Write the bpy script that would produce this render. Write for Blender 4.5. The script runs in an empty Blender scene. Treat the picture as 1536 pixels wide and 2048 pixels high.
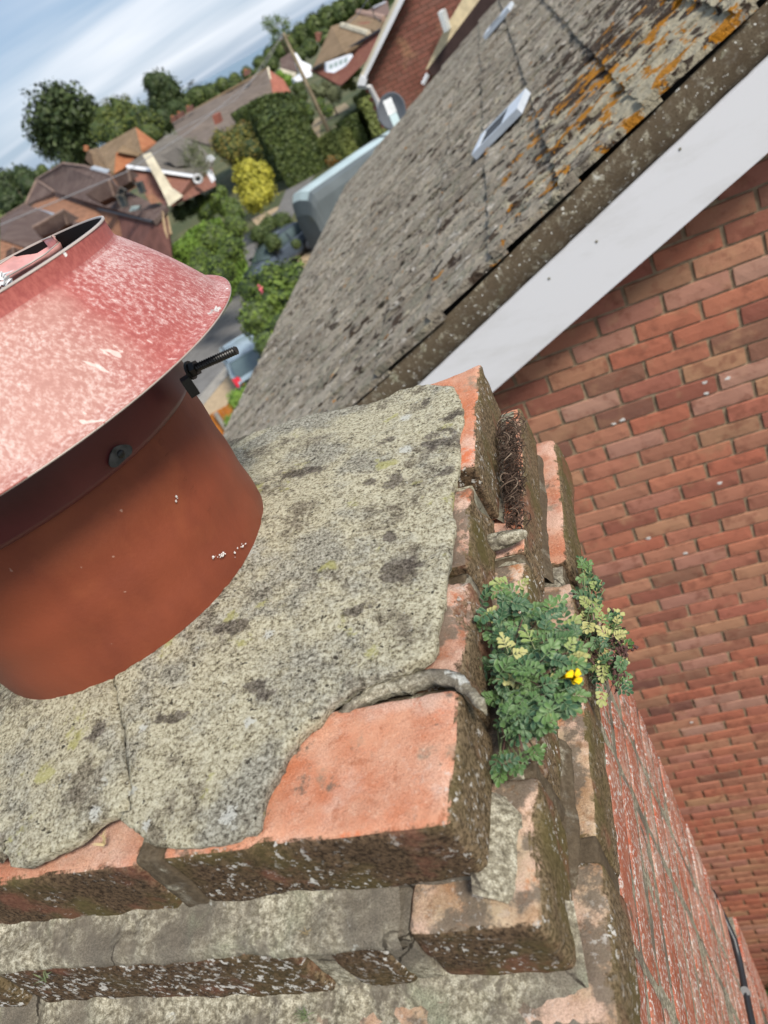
import bpy, bmesh, math, random
import numpy as np
from mathutils import Vector, Matrix, noise as mnoise
from mathutils.geometry import delaunay_2d_cdt

# ------------------------------------------------------------------ camera, sky, sun, exposure
CZ = 8.5                                   # eye height above the ground
F = 1500.0; HN = np.array([.502, .865]); HN = HN/np.linalg.norm(HN); HD = 929.0
_d = np.array([HN[0]*F*F/HD, HN[1]*F*F/HD, F]); _up = -_d/np.linalg.norm(_d)
_y = np.array([*(-HN*HD + np.array([HN[1], -HN[0]])*748.0), F]); _y = _y/np.linalg.norm(_y)
M = np.array([np.cross(_y, _up), _y, _up])  # world axes in camera terms

def ray(px, py): return M @ np.array([px-768.0, py-1024.0, F])
def P(px, py, z=None, y=None):
    """World point seen at photo pixel (px, py) at height z above the eye, or at depth y."""
    r = ray(px, py); k = z/r[2] if z is not None else y/r[1]
    q = r*k; return Vector((q[0], q[1], q[2]+CZ))
def metres(px, py, y): return y/ray(px, py)[1]          # metres per photo pixel at that depth

S = bpy.context.scene
C = S.collection
cam = bpy.data.cameras.new('camera'); camo = bpy.data.objects.new('camera', cam); C.objects.link(camo)
cam.sensor_fit = 'VERTICAL'; cam.sensor_height = 36; cam.sensor_width = 27; cam.lens = F/2048*36
cam.clip_start = .02; cam.clip_end = 60000
camo.matrix_world = Matrix(((M[0][0], -M[0][1], -M[0][2], 0), (M[1][0], -M[1][1], -M[1][2], 0), (M[2][0], -M[2][1], -M[2][2], CZ), (0, 0, 0, 1)))
cam.dof.use_dof = True; cam.dof.focus_distance = .74; cam.dof.aperture_fstop = 7.6
S.camera = camo

SUN_DIR = Vector((.50, -.40, .70)).normalized()        # towards the sun
W = bpy.data.worlds.new('World'); S.world = W; W.use_nodes = True
wn = W.node_tree.nodes; wl = W.node_tree.links; wn.clear()
def wnode(t, **k):
    n = wn.new(t)
    for a, b in k.items(): setattr(n, a, b)
    return n
sky = wnode('ShaderNodeTexSky', sky_type='NISHITA', sun_disc=False)
sky.sun_elevation = math.asin(SUN_DIR.z); sky.sun_rotation = math.atan2(SUN_DIR.x, SUN_DIR.y)
sky.air_density = 1.0; sky.dust_density = 1.0; sky.ozone_density = 1.5
tc = wnode('ShaderNodeTexCoord')
sep = wnode('ShaderNodeSeparateXYZ'); wl.new(tc.outputs['Generated'], sep.inputs[0])
# cloud layer: direction projected on a level sheet, streaked
mx = wnode('ShaderNodeMath', operation='MAXIMUM'); mx.inputs[1].default_value = .0; wl.new(sep.outputs[2], mx.inputs[0])
ad = wnode('ShaderNodeMath', operation='ADD'); ad.inputs[1].default_value = .10; wl.new(mx.outputs[0], ad.inputs[0])
vd = wnode('ShaderNodeCombineXYZ')
for i in (0, 1):
    q = wnode('ShaderNodeMath', operation='DIVIDE'); wl.new(sep.outputs[i], q.inputs[0]); wl.new(ad.outputs[0], q.inputs[1]); wl.new(q.outputs[0], vd.inputs[i])
mp = wnode('ShaderNodeMapping'); mp.inputs['Rotation'].default_value = (0, 0, .62); mp.inputs['Scale'].default_value = (.30, .66, 1); mp.inputs['Location'].default_value = (1.3, .4, 0)
wl.new(vd.outputs[0], mp.inputs[0])
nz = wnode('ShaderNodeTexNoise'); nz.inputs['Scale'].default_value = .85; nz.inputs['Detail'].default_value = 4; nz.inputs['Roughness'].default_value = .45; nz.inputs['Distortion'].default_value = .3
wl.new(mp.outputs[0], nz.inputs[0])
rp = wnode('ShaderNodeValToRGB'); rp.color_ramp.elements[0].position = .44; rp.color_ramp.elements[1].position = .68
rp.color_ramp.elements[0].color = (.06, .06, .06, 1); rp.color_ramp.elements[1].color = (1, 1, 1, 1)
wl.new(nz.outputs[0], rp.inputs[0])
mxc = wnode('ShaderNodeMix', data_type='RGBA'); mxb = wnode('ShaderNodeMix', data_type='RGBA'); mxb.inputs[0].default_value = .72; wl.new(sky.outputs[0], mxb.inputs[6]); mxb.inputs[7].default_value = (2.9, 4.1, 5.9, 1)   # high thin veil
wl.new(rp.outputs[0], mxc.inputs[0]); wl.new(mxb.outputs[2], mxc.inputs[6]); mxc.inputs[7].default_value = (7.6, 8.0, 8.6, 1)
bg = wnode('ShaderNodeBackground'); bg.inputs[1].default_value = .072; wl.new(mxc.outputs[2], bg.inputs[0])
wo = wnode('ShaderNodeOutputWorld'); wl.new(bg.outputs[0], wo.inputs[0])

sl = bpy.data.lights.new('sun', 'SUN'); sl.energy = 2.6; sl.angle = math.radians(14); sl.color = (1, .93, .82)
slo = bpy.data.objects.new('sun', sl); C.objects.link(slo); slo.rotation_euler = SUN_DIR.to_track_quat('Z', 'Y').to_euler(); slo.location = (0, 0, 40)
S.view_settings.view_transform = 'Standard'; S.view_settings.look = 'None'; S.view_settings.gamma = 1
S.view_settings.exposure = 0.78; S.view_settings.use_curve_mapping = False
S.cycles.max_bounces = 6; S.cycles.diffuse_bounces = 3; S.cycles.glossy_bounces = 3; S.cycles.transparent_max_bounces = 8

random.seed(7); RNG = np.random.default_rng(11)

# ------------------------------------------------------------------ material helpers
class Mat:
    def __init__(s, name):
        s.m = bpy.data.materials.new(name); s.m.use_nodes = True; s.t = s.m.node_tree; s.t.nodes.clear()
        s.out = s.n('ShaderNodeOutputMaterial'); s.b = s.n('ShaderNodeBsdfPrincipled'); s.t.links.new(s.b.outputs[0], s.out.inputs[0])
        s.co = s.n('ShaderNodeTexCoord'); s.v = s.co.outputs['Object']
    def n(s, t, **k):
        x = s.t.nodes.new(t)
        for a, b in k.items(): setattr(x, a, b)
        return x
    def put(s, sock, v):
        if hasattr(v, 'links'): s.t.links.new(v, sock)
        elif isinstance(v, (tuple, list)): sock.default_value = tuple(v) if len(v) != 3 or sock.type != 'RGBA' else (*v, 1)
        else: sock.default_value = v
    def map(s, scale=(1, 1, 1), rot=(0, 0, 0), loc=(0, 0, 0), v=None):
        x = s.n('ShaderNodeMapping'); s.put(x.inputs[0], v or s.v); x.inputs['Scale'].default_value = scale; x.inputs['Rotation'].default_value = rot; x.inputs['Location'].default_value = loc
        return x.outputs[0]
    def noise(s, scale, detail=4, rough=.55, v=None, dist=0, col=False):
        x = s.n('ShaderNodeTexNoise'); s.put(x.inputs['Vector'], v or s.v); x.inputs['Scale'].default_value = scale; x.inputs['Detail'].default_value = detail
        x.inputs['Roughness'].default_value = rough; x.inputs['Distortion'].default_value = dist
        return x.outputs[1 if col else 0]
    def voro(s, scale, v=None, feature='F1', out=0):
        x = s.n('ShaderNodeTexVoronoi', feature=feature); s.put(x.inputs['Vector'], v or s.v); x.inputs['Scale'].default_value = scale
        return x.outputs[out]
    def ramp(s, f, lo, hi, a=0., b=1.):
        x = s.n('ShaderNodeMapRange', interpolation_type='SMOOTHSTEP'); s.put(x.inputs[0], f); x.inputs[1].default_value = lo; x.inputs[2].default_value = hi; x.inputs[3].default_value = a; x.inputs[4].default_value = b
        return x.outputs[0]
    def math(s, op, a, b=0., clamp=False):
        x = s.n('ShaderNodeMath', operation=op, use_clamp=clamp); s.put(x.inputs[0], a); s.put(x.inputs[1], b); return x.outputs[0]
    def mix(s, f, a, b, mode='MIX'):
        x = s.n('ShaderNodeMix', data_type='RGBA', blend_type=mode); s.put(x.inputs[0], f); s.put(x.inputs[6], a); s.put(x.inputs[7], b); return x.outputs[2]
    def cramp(s, f, stops, interp='LINEAR'):
        x = s.n('ShaderNodeValToRGB'); s.put(x.inputs[0], f); r = x.color_ramp; r.interpolation = interp
        while len(r.elements) < len(stops): r.elements.new(.5)
        for e, (p, c) in zip(r.elements, stops): e.position = p; e.color = (*c, 1)
        return x.outputs[0]
    def attr(s, name):
        x = s.n('ShaderNodeAttribute', attribute_name=name); return x.outputs['Fac']
    def xyz(s, v=None):
        x = s.n('ShaderNodeSeparateXYZ'); s.put(x.inputs[0], v or s.v); return x.outputs
    def nrm(s):
        g = s.n('ShaderNodeNewGeometry'); return s.xyz(g.outputs['True Normal'])
    def rnd(s):
        o = s.n('ShaderNodeObjectInfo'); g = s.n('ShaderNodeNewGeometry')
        return s.math('FRACT', s.math('ADD', o.outputs['Random'], g.outputs['Random Per Island']))
    def rnd_vec(s):
        """object coordinates shifted per object and per island, so that repeats do not share their grain"""
        o = s.n('ShaderNodeObjectInfo'); a = s.n('ShaderNodeVectorMath', operation='ADD'); s.put(a.inputs[0], s.v)
        m = s.n('ShaderNodeVectorMath', operation='SCALE'); m.inputs[0].default_value = (37., 91., 53.); s.put(m.inputs['Scale'], o.outputs['Random']); s.put(a.inputs[1], m.outputs[0]); return a.outputs[0]
    def bump(s, h, strength=.5, dist=.002, n=None):
        x = s.n('ShaderNodeBump'); x.inputs['Strength'].default_value = strength; x.inputs['Distance'].default_value = dist; s.put(x.inputs['Height'], h)
        if n is not None: s.put(x.inputs['Normal'], n)
        return x.outputs[0]
    def done(s, col, rough=.9, normal=None, spec=.3, **k):
        s.put(s.b.inputs['Base Color'], col); s.put(s.b.inputs['Roughness'], rough); s.b.inputs['Specular IOR Level'].default_value = spec
        if normal is not None: s.put(s.b.inputs['Normal'], normal)
        for a, v in k.items(): s.put(s.b.inputs[a], v)
        return s.m

def plain(name, col, rough=.7, spec=.3, var=.15, scale=8, bmp=0, **k):
    m = Mat(name); n = m.noise(scale, 5)
    c = m.mix(m.ramp(n, .3, .7), tuple(x*(1-var) for x in col), tuple(min(1, x*(1+var)) for x in col))
    return m.done(c, rough, m.bump(m.noise(scale*6, 3), bmp, .01) if bmp else None, spec, **k)

def mortar_mat(name='old_mortar', dirt=0., specks=0.):
    m = Mat(name); g = m.noise(900, 3, .7); f = m.noise(220, 4, .65); l = m.noise(14, 5, .6); l2 = m.noise(30, 5, .6, v=m.map(loc=(3, 1, 7)))
    base = m.cramp(f, [(.3, (.09, .075, .052)), (.47, (.30, .27, .195)), (.62, (.60, .56, .44))])
    base = m.mix(m.ramp(l, .42, .66), base, m.mix(g, (.10, .085, .07), (.24, .21, .165)))
    base = m.mix(m.ramp(m.noise(9, 4, .6, v=m.map(loc=(8, 2, 1))), .54, .7), base, m.mix(g, (.19, .2, .13), (.36, .37, .27)))
    wv = m.n('ShaderNodeVectorMath', operation='ADD'); m.put(wv.inputs[0], m.v); ws = m.n('ShaderNodeVectorMath', operation='SCALE'); m.put(ws.inputs[0], m.noise(40, 4, .6, col=True)); ws.inputs['Scale'].default_value = .02; m.put(wv.inputs[1], ws.outputs[0])
    ck = m.voro(11, v=wv.outputs[0], feature='DISTANCE_TO_EDGE'); base = m.mix(m.math('MULTIPLY', m.ramp(ck, .016, .005), m.ramp(m.noise(7, 3), .48, .56)), base, (.03, .024, .018))
    base = m.mix(m.ramp(l2, .64, .69), base, (.60, .60, .55))
    base = m.mix(m.ramp(g, .35, .62, .55, 0.), base, (.07, .06, .045))
    base = m.mix(m.ramp(m.noise(18, 7, .74, v=m.map(loc=(4, 4, 9))), .50, .60, 0, .8), base, m.mix(f, (.06, .05, .04), (.22, .19, .15)))
    if dirt: base = m.mix(m.ramp(m.noise(40, 6, .7, v=m.map(loc=(1, 4, 2))), .62-dirt*.35, .75-dirt*.35, 0, .9), base, m.mix(f, (.03, .022, .014), (.15, .11, .07)))
    if specks: base = m.mix(m.ramp(m.noise(75, 3, .6, v=m.map(loc=(1, 1, 2))), .70-specks*.05, .73-specks*.05), base, (.66, .66, .62))
    h = m.math('ADD', m.math('MULTIPLY', f, 1.0), m.math('MULTIPLY', g, .5))
    return m.done(base, .95, m.bump(h, .9, .0016), .15)

def flaunch_mat():
    m = Mat('lichened_flaunching'); g = m.noise(900, 3, .75); f = m.noise(330, 5, .8); k = m.noise(120, 4, .7); md = m.noise(70, 6, .72)
    grit = m.math('ADD', m.math('MULTIPLY', f, .80), m.math('MULTIPLY', k, .20))
    col = m.cramp(grit, [(.38, (.09, .072, .048)), (.45, (.38, .335, .225)), (.51, (.62, .57, .41)), (.60, (.80, .765, .60))])
    grey = m.cramp(grit, [(.39, (.07, .062, .05)), (.47, (.24, .225, .185)), (.55, (.50, .48, .40)), (.64, (.74, .72, .64))])
    col = m.mix(m.ramp(m.noise(10, 6, .66), .46, .60, 0, .85), col, grey)
    brn = m.cramp(grit, [(.40, (.045, .036, .028)), (.50, (.15, .122, .09)), (.60, (.38, .33, .25))])
    col = m.mix(m.ramp(m.noise(17, 7, .74, v=m.map(loc=(5, 9, 2))), .50, .62, 0, .8), col, brn)
    col = m.mix(m.ramp(m.noise(23, 5, .66, v=m.map(loc=(1, 3, 8))), .60, .68, 0, .6), col, (.52, .50, .16))
    col = m.mix(m.ramp(m.noise(36, 6, .74, v=m.map(loc=(7, 7, 1))), .63, .67, 0, .8), col, (.68, .68, .61))
    sp = m.math('ADD', m.attr('dark'), m.math('ADD', m.math('MULTIPLY', m.math('SUBTRACT', md, .5), 2.4), m.math('MULTIPLY', m.math('SUBTRACT', f, .5), .8)))
    col = m.mix(m.ramp(sp, .42, .62, 0, .8), col, m.cramp(grit, [(.42, (.035, .028, .025)), (.52, (.115, .092, .078)), (.62, (.27, .23, .19))]))
    wp = m.math('ADD', m.attr('white'), m.math('MULTIPLY', m.math('SUBTRACT', f, .5), 2.2)); col = m.mix(m.ramp(wp, .45, .6, 0, .85), col, (.72, .72, .66))
    col = m.mix(m.ramp(m.noise(160, 3, .6, v=m.map(loc=(2, 5, 5))), .645, .69, 0, .9), col, (.045, .036, .026))
    h = m.math('ADD', m.math('MULTIPLY', grit, 1.6), m.math('MULTIPLY', g, .4))
    return m.done(col, .95, m.bump(h, 1.0, .0032), .12)

def old_brick_mat(name, top_a=(.58, .225, .125), top_b=(.68, .37, .25), crust=1.0, olive=0.3, seed=0., white=.5, blotch=.58, wt=.60, wr=.42, flat_fleck=.12):
    """handmade brick: bare orange-pink body on top, brown-black weathered crust with white flecks on its faces: lichen, and painted sparkle on the shaft"""
    m = Mat(name); v = m.map(loc=(seed, seed*1.7, seed*.3))
    g = m.noise(850, 3, .75, v=v); f = m.noise(300, 5, .76, v=v); l = m.noise(26, 6, .68, v=v); b = m.noise(9, 4, .6, v=v)
    body = m.mix(m.ramp(l, .35, .65), top_a, top_b)
    body = m.mix(m.ramp(b, .5, .68, 0, .8), body, (top_a[0]*.95, top_a[1]*.72, top_a[2]*.55)); body = m.mix(m.ramp(m.noise(11, 5, .65, v=m.map(loc=(seed, 1, 4))), .47, .64, 0, .75), body, (.72, .50, .40))
    body = m.mix(m.ramp(g, .25, .62, .62, 0.), body, (top_a[0]*.34, top_a[1]*.3, top_a[2]*.3))
    body = m.mix(m.ramp(f, .56, .72, 0, .6), body, (.80, .60, .46))
    body = m.mix(m.ramp(m.noise(14, 5, .65, v=m.map(loc=(seed, 8, 8))), .52, .66, 0, .55), body, (top_a[0]*1.15, top_a[1]*1.5, top_a[2]*1.7))
    body = m.mix(m.ramp(m.noise(19, 5, .7, v=m.map(loc=(seed+1, 3, 8))), .57, .66, 0, .85), body, (top_a[0]*1.1, top_a[1]*.70, top_a[2]*.45))
    body = m.mix(m.ramp(m.noise(22, 5, .65, v=m.map(loc=(3, seed, 1))), .59, .70, 0, .75), body, m.mix(g, (.10, .10, .075), (.30, .29, .22)))
    body = m.mix(m.ramp(m.noise(30, 6, .68, v=m.map(loc=(seed+4, 2, 2))), blotch, blotch+.09, 0, .85), body, m.mix(g, (.05, .04, .035), (.24, .20, .15)))
    body = m.mix(m.ramp(m.noise(55, 6, .75, v=v), .56, .66, 0, .6), body, m.mix(g, (top_a[0]*.35, top_a[1]*.3, top_a[2]*.28), (top_a[0]*.8, top_a[1]*.7, top_a[2]*.6)))
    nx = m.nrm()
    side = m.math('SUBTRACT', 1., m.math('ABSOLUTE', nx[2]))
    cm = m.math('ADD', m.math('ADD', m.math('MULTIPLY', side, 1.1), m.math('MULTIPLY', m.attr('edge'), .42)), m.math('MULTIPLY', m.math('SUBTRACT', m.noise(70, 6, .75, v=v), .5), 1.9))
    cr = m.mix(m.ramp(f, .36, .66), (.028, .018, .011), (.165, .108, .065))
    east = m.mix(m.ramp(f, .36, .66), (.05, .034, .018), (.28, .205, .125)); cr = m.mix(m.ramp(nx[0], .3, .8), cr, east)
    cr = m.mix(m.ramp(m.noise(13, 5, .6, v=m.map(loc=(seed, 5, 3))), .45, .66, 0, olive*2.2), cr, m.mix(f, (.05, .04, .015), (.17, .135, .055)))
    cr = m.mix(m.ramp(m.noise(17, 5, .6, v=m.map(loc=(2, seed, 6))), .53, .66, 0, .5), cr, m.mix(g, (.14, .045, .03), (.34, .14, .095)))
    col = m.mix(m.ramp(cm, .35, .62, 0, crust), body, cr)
    fl = m.math('MULTIPLY', m.ramp(m.noise(170, 3, .7, v=m.map(loc=(seed, 0, 9))), wt, wt+.07), m.ramp(m.noise(20, 4, .6, v=m.map(loc=(9, seed, 0))), wr, wr+.2))
    col = m.mix(m.math('MULTIPLY', m.math('MULTIPLY', fl, white), m.ramp(cm, .2, .6, flat_fleck, 1.)), col, (.62, .60, .56))
    h = m.math('ADD', f, m.math('MULTIPLY', g, .6))
    return m.done(col, .93, m.bump(h, .9, .0014), .15)

def wall_brick_mat(name, stops, specks=True, gscale=1.):
    m = Mat(name); r = m.rnd(); v = m.rnd_vec()
    col = m.cramp(r, stops)
    n = m.noise(16*gscale, 4, .6, v=v); f = m.noise(160*gscale, 3, .7, v=v)
    col = m.mix(m.ramp(n, .5, .68, 0, .6), col, (.20, .075, .05)); col = m.mix(m.ramp(m.noise(1.3*gscale, 4, .6), .5, .7, 0, .35), col, (.16, .07, .045)); col = m.mix(m.ramp(m.noise(9*gscale, 3, v=m.map(loc=(4, 4, 4), v=v)), .55, .75, 0, .55), col, (.42, .24, .14))
    col = m.mix(m.ramp(f, .55, .8, 0, .35), col, (.48, .30, .22)); col = m.mix(m.ramp(f, .2, .42, .45, 0), col, (.10, .035, .025))
    return m.done(col, .9, m.bump(f, .5, .003), .2)

def tile_mat():
    m = Mat('weathered_roof_tile'); r = m.rnd(); v = m.v; rv = m.rnd_vec()
    f = m.noise(34, 6, .76, v=v); l = m.noise(11, 6, .7, v=v); g = m.noise(260, 3, .7, v=v)
    a = m.mix(r, (.40, .345, .275), (.60, .53, .43))
    col = m.mix(m.ramp(f, .34, .58), m.mix(.35, a, (.06, .05, .04)), a)
    col = m.mix(m.ramp(l, .57, .64, 0, .6), col, (.11, .088, .07))
    col = m.mix(m.ramp(m.noise(13, 4, .66, v=m.map(loc=(9, 1, 4))), .585, .63, 0, .92), col, (.035, .027, .022))
    col = m.mix(m.ramp(m.noise(13, 5, .7, v=m.map(loc=(3, 3, 3))), .60, .64, 0, .9), col, (.80, .74, .66))
    col = m.mix(m.ramp(m.noise(12, 5, .7, v=m.map(loc=(1, 8, 3))), .50, .62, 0, .45), col, (.27, .285, .215))
    p = m.xyz()
    hi = m.ramp(p[0], -.35, .35); near = m.ramp(p[1], 3.6, 2.5)
    patch = m.noise(10, 6, .72, v=m.map(loc=(6, 6, 2)))
    reach = m.math('MULTIPLY', hi, m.ramp(p[1], 4.8, 2.9))
    col = m.mix(m.ramp(m.math('ADD', m.noise(9, 5, .65, v=m.map(loc=(2, 5, 9))), m.math('MULTIPLY', reach, .17)), .58, .62, 0, .92), col, m.mix(f, (.03, .02, .014), (.11, .07, .05)))
    col = m.mix(m.ramp(m.math('ADD', patch, m.math('MULTIPLY', m.math('MULTIPLY', hi, near), .19)), .61, .65, 0, .95), col, m.mix(f, (.42, .35, .23), (.86, .80, .62)))
    col = m.mix(m.ramp(m.math('ADD', m.noise(9.5, 5, .7, v=m.map(loc=(0, 2, 7))), m.math('MULTIPLY', m.ramp(p[0], -.6, .2), m.ramp(p[1], 4.6, 2.8, 0, .12))), .655, .685, 0, .95), col, m.mix(f, (.50, .18, .015), (.80, .36, .03)))
    h = m.math('ADD', m.math('MULTIPLY', f, 1.2), m.math('ADD', m.math('MULTIPLY', l, 1.4), m.math('MULTIPLY', m.noise(13, 4, .66, v=m.map(loc=(9, 1, 4))), -2.4)))
    return m.done(col, .95, m.bump(h, 1., .045), .12)

def leaf_mat(name, a, b, c=None, rough=.55, dark=.35):
    m = Mat(name); r = m.rnd(); n = m.noise(1.1, 3)
    col = m.mix(m.ramp(r, .1, .9), a, b)
    if c: col = m.mix(m.ramp(n, .56, .66), col, c)
    col = m.mix(m.ramp(m.noise(2.3, 3, v=m.map(loc=(3, 1, 1))), .3, .6, dark, 0), col, tuple(x*.35 for x in a))
    return m.done(col, rough, None, .25)

def tiled_mat(name, a, b, row=3., colw=5.):
    m = Mat(name); x = m.noise(1.2, 5, .65); f = m.noise(12, 4, .7)
    c = m.mix(m.ramp(x, .35, .65), a, b); c = m.mix(m.ramp(f, .3, .7, .4, 0), c, tuple(q*.5 for q in a)); c = m.mix(m.ramp(m.noise(4, 5, .7), .62, .72, 0, .5), c, (.34, .31, .27))
    return m.done(c, .92, m.bump(f, .5, .05), .15)

# ------------------------------------------------------------------ object helpers
def tag(o, label=None, cat=None, group=None, kind=None):
    if label: o['label'] = label
    if cat: o['category'] = cat
    if group: o['group'] = group
    if kind: o['kind'] = kind
    return o
def empty(name, label, cat, loc=(0, 0, 0), group=None):
    o = bpy.data.objects.new(name, None); C.objects.link(o); o.location = loc; o.empty_display_size = .1
    return tag(o, label, cat, group)
def link(name, me, mat, parent=None, smooth=False, loc=None):
    """meshes are written in world coordinates; a part keeps them whatever its parent's place"""
    if mat and not me.materials: me.materials.append(mat)
    if smooth:
        for p in me.polygons: p.use_smooth = True
    o = bpy.data.objects.new(name, me); C.objects.link(o)
    if loc is not None: o.location = loc
    if parent:
        o.parent = parent; o.matrix_parent_inverse = Matrix.Translation(parent_world(parent)).inverted()
    return o
def parent_world(p):
    v = Vector(p.location); q = p
    while q.parent: q = q.parent; v = v*1; break
    return v if p.type == 'EMPTY' else Vector((0, 0, 0))
def mesh(name, vs, fs):
    me = bpy.data.meshes.new(name); me.from_pydata([tuple(v) for v in vs], [], fs); me.update(); return me

class MB:
    def __init__(s): s.v = []; s.f = []
    def add(s, vs, fs):
        k = len(s.v); s.v += [tuple(v) for v in vs]; s.f += [tuple(i+k for i in f) for f in fs]; return s
    def box(s, a, b, mat=None):
        x0, y0, z0 = a; x1, y1, z1 = b
        vs = [Vector(p) for p in ((x0, y0, z0), (x1, y0, z0), (x1, y1, z0), (x0, y1, z0), (x0, y0, z1), (x1, y0, z1), (x1, y1, z1), (x0, y1, z1))]
        if mat is not None: vs = [mat @ v for v in vs]
        return s.add(vs, [(0, 3, 2, 1), (4, 5, 6, 7), (0, 1, 5, 4), (1, 2, 6, 5), (2, 3, 7, 6), (3, 0, 4, 7)])
    def prism(s, pts, off):
        """closed slab: polygon pts swept by vector off"""
        n = len(pts); vs = [Vector(p) for p in pts] + [Vector(p)+Vector(off) for p in pts]
        return s.add(vs, [tuple(range(n)), tuple(range(2*n-1, n-1, -1))] + [(i, (i+1) % n, n+(i+1) % n, n+i) for i in range(n)])
    def tube(s, pts, r, n=8, cap=True):
        pts = [Vector(p) for p in pts]; rings = []
        rr = r if isinstance(r, (list, tuple)) else [r]*len(pts)
        for i, p in enumerate(pts):
            d = (pts[min(i+1, len(pts)-1)]-pts[max(i-1, 0)]).normalized()
            u = d.orthogonal().normalized() if i == 0 else (rings[-1][1]-d*rings[-1][1].dot(d)).normalized()
            rings.append((p, u, d.cross(u), rr[i]))
        vs = []
        for p, u, w, q in rings:
            for k in range(n):
                t = 2*math.pi*k/n; vs.append(p+u*math.cos(t)*q+w*math.sin(t)*q)
        fs = [(i*n+k, i*n+(k+1) % n, (i+1)*n+(k+1) % n, (i+1)*n+k) for i in range(len(pts)-1) for k in range(n)]
        if cap: fs += [tuple(range(n-1, -1, -1)), tuple(range((len(pts)-1)*n, len(pts)*n))]
        return s.add(vs, fs)
    def build(s, name, mat, parent=None, smooth=False):
        me = mesh(name, s.v, s.f); bm = bmesh.new(); bm.from_mesh(me); bmesh.ops.recalc_face_normals(bm, faces=bm.faces); bm.to_mesh(me); bm.free()
        return link(name, me, mat, parent, smooth)

def lathe(prof, n, frame=None, close=False):
    """profile of (radius, height) turned about Z, then put in frame"""
    vs = []; fs = []; k = len(prof)
    for i in range(n):
        t = 2*math.pi*i/n
        for r, h in prof:
            v = Vector((r*math.cos(t), r*math.sin(t), h)); vs.append(frame @ v if frame else v)
    for i in range(n):
        j = (i+1) % n
        for a in range(k-1 if not close else k):
            b = (a+1) % k; fs.append((i*k+a, j*k+a, j*k+b, i*k+b))
    return vs, fs

def fbm(p, sc, o=3): return mnoise.fractal(Vector(p)*sc, 1.0, 2.0, o)

EDGE = []
def worn_box(h, r, step, amp, seed, frame, chip=0.):
    """a brick: box of half sizes h with rounded, chipped edges and an uneven skin"""
    n = [max(2, int(round(2*a/step))) for a in h]; idx = {}; vs = []; fs = []
    def ax(i, k):
        t = i/n[k]; t = t*2-1; return (math.copysign(abs(t)**.8, t))*h[k]
    sv = Vector((seed*13.1, seed*7.7, seed*3.3)); EDGE.clear()
    def vert(i, j, k):
        key = (i, j, k)
        if key in idx: return idx[key]
        p = Vector((ax(i, 0), ax(j, 1), ax(k, 2)))
        e = r*(1+.9*fbm(p+sv, 25, 2)) + chip*max(0, fbm(p+sv*2, 14, 3)-.12)
        e = min(max(e, r*.3), min(h)*.8)
        q = Vector(tuple(max(-(a-e), min(a-e, c)) for a, c in zip(h, p))); d = p-q
        if d.length > 1e-9:
            m = max(abs(d.x), abs(d.y), abs(d.z)); p = q+d.normalized()*min(m, e)
        nn = d.normalized() if d.length > 1e-9 else Vector((0, 0, 1))
        p = p+nn*(amp*fbm(p+sv, 40, 4)+amp*1.2*fbm(p+sv, 9, 2))
        idx[key] = len(vs); EDGE.append(math.exp(-min(h[0]-abs(p.x), h[1]-abs(p.y))/.007) if p.z > 0 else 0.); vs.append(frame @ p); return idx[key]
    for a, b, c in ((0, 1, 2), (1, 2, 0), (2, 0, 1)):
        for side in (0, n[c]):
            for i in range(n[a]):
                for j in range(n[b]):
                    q = []
                    for di, dj in ((0, 0), (1, 0), (1, 1), (0, 1)):
                        t = [0, 0, 0]; t[a] = i+di; t[b] = j+dj; t[c] = side; q.append(vert(*t))
                    fs.append(tuple(q) if side else tuple(q[::-1]))
    return vs, fs

# ------------------------------------------------------------------ the chimney's own frame (u right, v back, w up from the top bricks)
O0 = P(905, 1650, z=-.3795); YAW = -.036
CF = Matrix.Translation(O0) @ Matrix.Rotation(YAW, 4, 'Z'); CFi = CF.inverted()
def LU(px, py, w=0.):
    """chimney coordinates of the photo point on the level w"""
    q = CFi @ P(px, py, z=-.3795+w); return (q.x, q.y)

# ------------------------------------------------------------------ materials
M_FL = flaunch_mat(); M_MO = mortar_mat(); M_MJ = mortar_mat('crusted_joint_mortar', .8)
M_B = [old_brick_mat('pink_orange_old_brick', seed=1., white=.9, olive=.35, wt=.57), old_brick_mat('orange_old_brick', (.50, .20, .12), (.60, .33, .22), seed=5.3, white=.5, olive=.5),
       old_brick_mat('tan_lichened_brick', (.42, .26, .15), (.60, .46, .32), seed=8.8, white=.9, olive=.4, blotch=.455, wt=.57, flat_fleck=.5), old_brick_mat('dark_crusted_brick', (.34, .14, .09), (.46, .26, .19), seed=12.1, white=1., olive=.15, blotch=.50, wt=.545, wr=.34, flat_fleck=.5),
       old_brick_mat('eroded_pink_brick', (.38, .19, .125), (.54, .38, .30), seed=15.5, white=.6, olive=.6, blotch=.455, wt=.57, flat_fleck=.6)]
M_WB = wall_brick_mat('red_wall_brick', [(0, (.40, .135, .085)), (.18, (.43, .17, .105)), (.3, (.26, .095, .068)), (.42, (.43, .215, .135)), (.55, (.39, .14, .095)), (.7, (.41, .235, .175)), (.8, (.34, .125, .09)), (.9, (.43, .24, .14)), (1, (.17, .075, .06))])
M_WM = plain('grey_wall_mortar', (.29, .225, .15), .95, .1, .25, 30, .3)
M_SB = old_brick_mat('red_shaft_brick', (.46, .12, .07), (.56, .20, .13), crust=.30, olive=.03, seed=3.3, white=.9, wt=.53, wr=.32, flat_fleck=1.)  # dense white flecks paint the sparkle of grazing light
M_TILE = tile_mat()
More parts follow.
